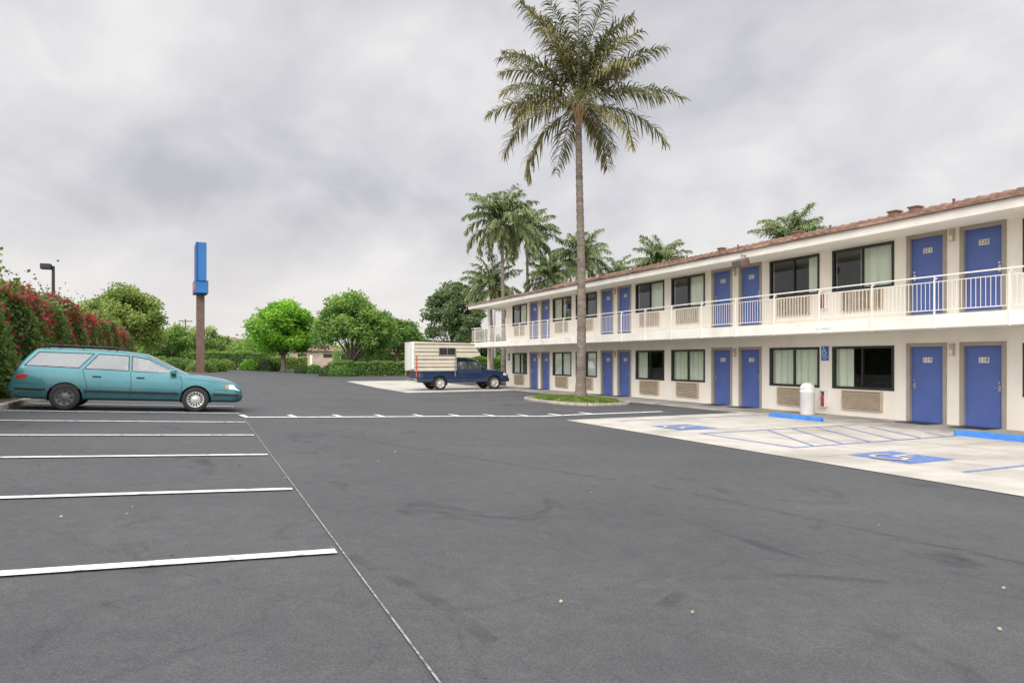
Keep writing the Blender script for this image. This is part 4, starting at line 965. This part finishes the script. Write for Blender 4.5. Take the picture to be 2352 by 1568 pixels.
# --- camper
cmp=thing('camper_shell','cream camper shell with brown stripes mounted on the pickup','camper',(tx,ty,-.338))
prof=[(-.18,1.06),(2.20,1.06),(2.20,1.80),(3.10,1.80),(3.62,1.90),(3.58,2.02),(3.20,2.50),(3.0,2.58),(-.18,2.64)]
Wd=.98; n=len(prof); vs=[(x,-Wd,z) for x,z in prof]+[(x,Wd,z) for x,z in prof]
mb=MB(); mb.add(vs,[tuple(range(n)),tuple(range(2*n-1,n-1,-1))]+[(i,n+i,n+(i+1)%n,(i+1)%n) for i in range(n)],0); mb.obj('body',[M['camper']],cmp)
mb=MB(); z=1.10; k=0
while z<2.50:
    xa=-.17; xb=2.19 if z<1.80 else float(np.interp(z,[1.80,1.90,2.02,2.50,2.58],[3.10,3.56,3.52,3.14,2.96]))
    for sd in (-1,1):
        ya,yb=(sd*Wd-.012,sd*Wd-.001) if sd<0 else (sd*Wd+.001,sd*Wd+.012)
        mb.box(xa,xb,ya,yb,z,z+.125,0)
        mb.box(xa,xb,ya+.004 if sd<0 else ya,yb if sd<0 else yb-.004,z+.127,z+(.205 if k%2==0 else .165),1)
    z+=.205;k+=1
mb.obj('siding',[M['camper'],M['camperd']],cmp)
mb=MB(); mb.bbox(1.15,2.15,-Wd-.04,-Wd-.013,1.90,2.34,.01); wn=mb.obj('window',[M['chrome']],cmp)
mb=MB(); mb.box(1.20,1.63,-Wd-.045,-Wd-.042,1.94,2.30); mb.box(1.67,2.10,-Wd-.045,-Wd-.042,1.94,2.30); mb.obj('glass',[M['wframe']],wn)
mb=MB(); mb.bbox(-.23,-.182,-.35,.35,1.1,2.45,.01); mb.obj('door',[M['bin']],cmp)
mb=MB(); mb.bbox(-.1,2.8,-.75,.75,2.65,2.675,.005)
for x in (-.1,.8,1.8,2.7): mb.box(x,x+.04,-.9,.9,2.68,2.73)
mb.obj('roof_rack',[M['blackp']],cmp)
for (x,y) in ((-.1,-1.03),(-.1,1.03),(2.1,-1.03),(2.1,1.03)):
    mb=MB(); mb.cyl((x,y,.75),(x,y,1.9),.03,n=8); mb.obj('jack_leg',[M['orange'] if x<0 else M['chrome']],cmp)
mb=MB(); mb.bbox(-.32,-.185,-.97,-.4,1.15,2.60,.03); mb.obj('rear_cover',[M['bin']],cmp)

# ------------------------------------------------------------------ sky and light
w=bpy.data.worlds.new("World"); SC.world=w; w.use_nodes=True; nt=w.node_tree; L=nt.links.new
bg=nt.nodes['Background']; tc=nt.nodes.new('ShaderNodeTexCoord'); sp=nt.nodes.new('ShaderNodeSeparateXYZ'); L(tc.outputs['Generated'],sp.inputs[0])
def math_(op,a,b=None,clamp=False):
    n=nt.nodes.new('ShaderNodeMath'); n.operation=op; n.use_clamp=clamp
    for i,v in enumerate((a,b)):
        if v is None: continue
        if isinstance(v,(int,float)): n.inputs[i].default_value=v
        else: L(v,n.inputs[i])
    return n.outputs[0]
z=math_('MAXIMUM',sp.outputs[2],0.0); dz=math_('ADD',z,.45)
cb=nt.nodes.new('ShaderNodeCombineXYZ'); L(math_('DIVIDE',sp.outputs[0],dz),cb.inputs[0]); L(math_('DIVIDE',sp.outputs[1],dz),cb.inputs[1])
mp=nt.nodes.new('ShaderNodeMapping'); mp.inputs['Rotation'].default_value=(0,0,R(-15)); mp.inputs['Scale'].default_value=(1.5,1.3,1); mp.inputs['Location'].default_value=(3.1,.4,0); L(cb.outputs[0],mp.inputs['Vector'])
def nz(sc,det,ro,di):
    n=nt.nodes.new('ShaderNodeTexNoise'); n.inputs['Scale'].default_value=sc; n.inputs['Detail'].default_value=det; n.inputs['Roughness'].default_value=ro; n.inputs['Distortion'].default_value=di; L(mp.outputs[0],n.inputs['Vector']); return n.outputs['Fac']
f=math_('ADD',math_('ADD',math_('MULTIPLY',nz(1.1,3,.5,.2),.55),math_('MULTIPLY',nz(2.8,5,.5,.6),.33)),math_('MULTIPLY',nz(7.0,6,.5,.3),.12))
r=nt.nodes.new('ShaderNodeValToRGB'); cr=r.color_ramp
cr.elements[0].position=.36; cr.elements[0].color=(.52,.52,.565,1); cr.elements[1].position=.62; cr.elements[1].color=(.86,.85,.85,1)
e=cr.elements.new(.48); e.color=(.67,.667,.70,1); L(f,r.inputs['Fac'])
hz=nt.nodes.new('ShaderNodeMapRange'); hz.inputs[1].default_value=.0; hz.inputs[2].default_value=.22; hz.inputs[3].default_value=.85; hz.inputs[4].default_value=0; L(z,hz.inputs[0])
mx=nt.nodes.new('ShaderNodeMixRGB'); L(hz.outputs[0],mx.inputs['Fac']); L(r.outputs['Color'],mx.inputs['Color1']); mx.inputs['Color2'].default_value=(.87,.82,.785,1)
zn=nt.nodes.new('ShaderNodeMapRange'); zn.inputs[1].default_value=.48; zn.inputs[2].default_value=.9; zn.inputs[3].default_value=1; zn.inputs[4].default_value=1.9; L(z,zn.inputs[0])  # sky above the frame brightened for extra light from overhead
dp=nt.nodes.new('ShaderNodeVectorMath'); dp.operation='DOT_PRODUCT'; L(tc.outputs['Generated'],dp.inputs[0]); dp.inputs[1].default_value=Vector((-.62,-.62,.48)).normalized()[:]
sb=math_('ADD',math_('MULTIPLY',math_('POWER',math_('MAXIMUM',dp.outputs['Value'],0.0),1.6),1.9),1.0)  # unseen sky behind the camera brightened to light the facade
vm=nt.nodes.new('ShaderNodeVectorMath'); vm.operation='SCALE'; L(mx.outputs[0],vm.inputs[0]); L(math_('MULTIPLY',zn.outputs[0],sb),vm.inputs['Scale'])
sky=nt.nodes.new('ShaderNodeTexSky'); sky.sky_type='NISHITA'; sky.sun_disc=False; sky.sun_elevation=R(33); sky.sun_rotation=R(222)
vs2=nt.nodes.new('ShaderNodeVectorMath'); vs2.operation='SCALE'; L(sky.outputs[0],vs2.inputs[0]); vs2.inputs['Scale'].default_value=.004
va=nt.nodes.new('ShaderNodeVectorMath'); va.operation='ADD'; L(vm.outputs[0],va.inputs[0]); L(vs2.outputs[0],va.inputs[1])
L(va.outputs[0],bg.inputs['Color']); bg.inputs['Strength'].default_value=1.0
sl=bpy.data.lights.new('sun','SUN'); sl.energy=1.3; sl.angle=R(32); sl.color=(1,.95,.87)
so=bpy.data.objects.new('sun',sl); COL.objects.link(so); d=Vector((.60,.66,-.58)); so.rotation_euler=d.to_track_quat('-Z','Y').to_euler()

cam=bpy.data.cameras.new('camera'); co=bpy.data.objects.new('camera',cam); COL.objects.link(co)
co.location=(0,0,CAMH); co.rotation_euler=(R(90),0,-TH); cam.lens=24; cam.sensor_width=36; cam.shift_y=.0174; cam.clip_end=6000; cam.clip_start=.05
SC.camera=co
SC.view_settings.view_transform='Standard'; SC.view_settings.look='None'; SC.view_settings.exposure=0
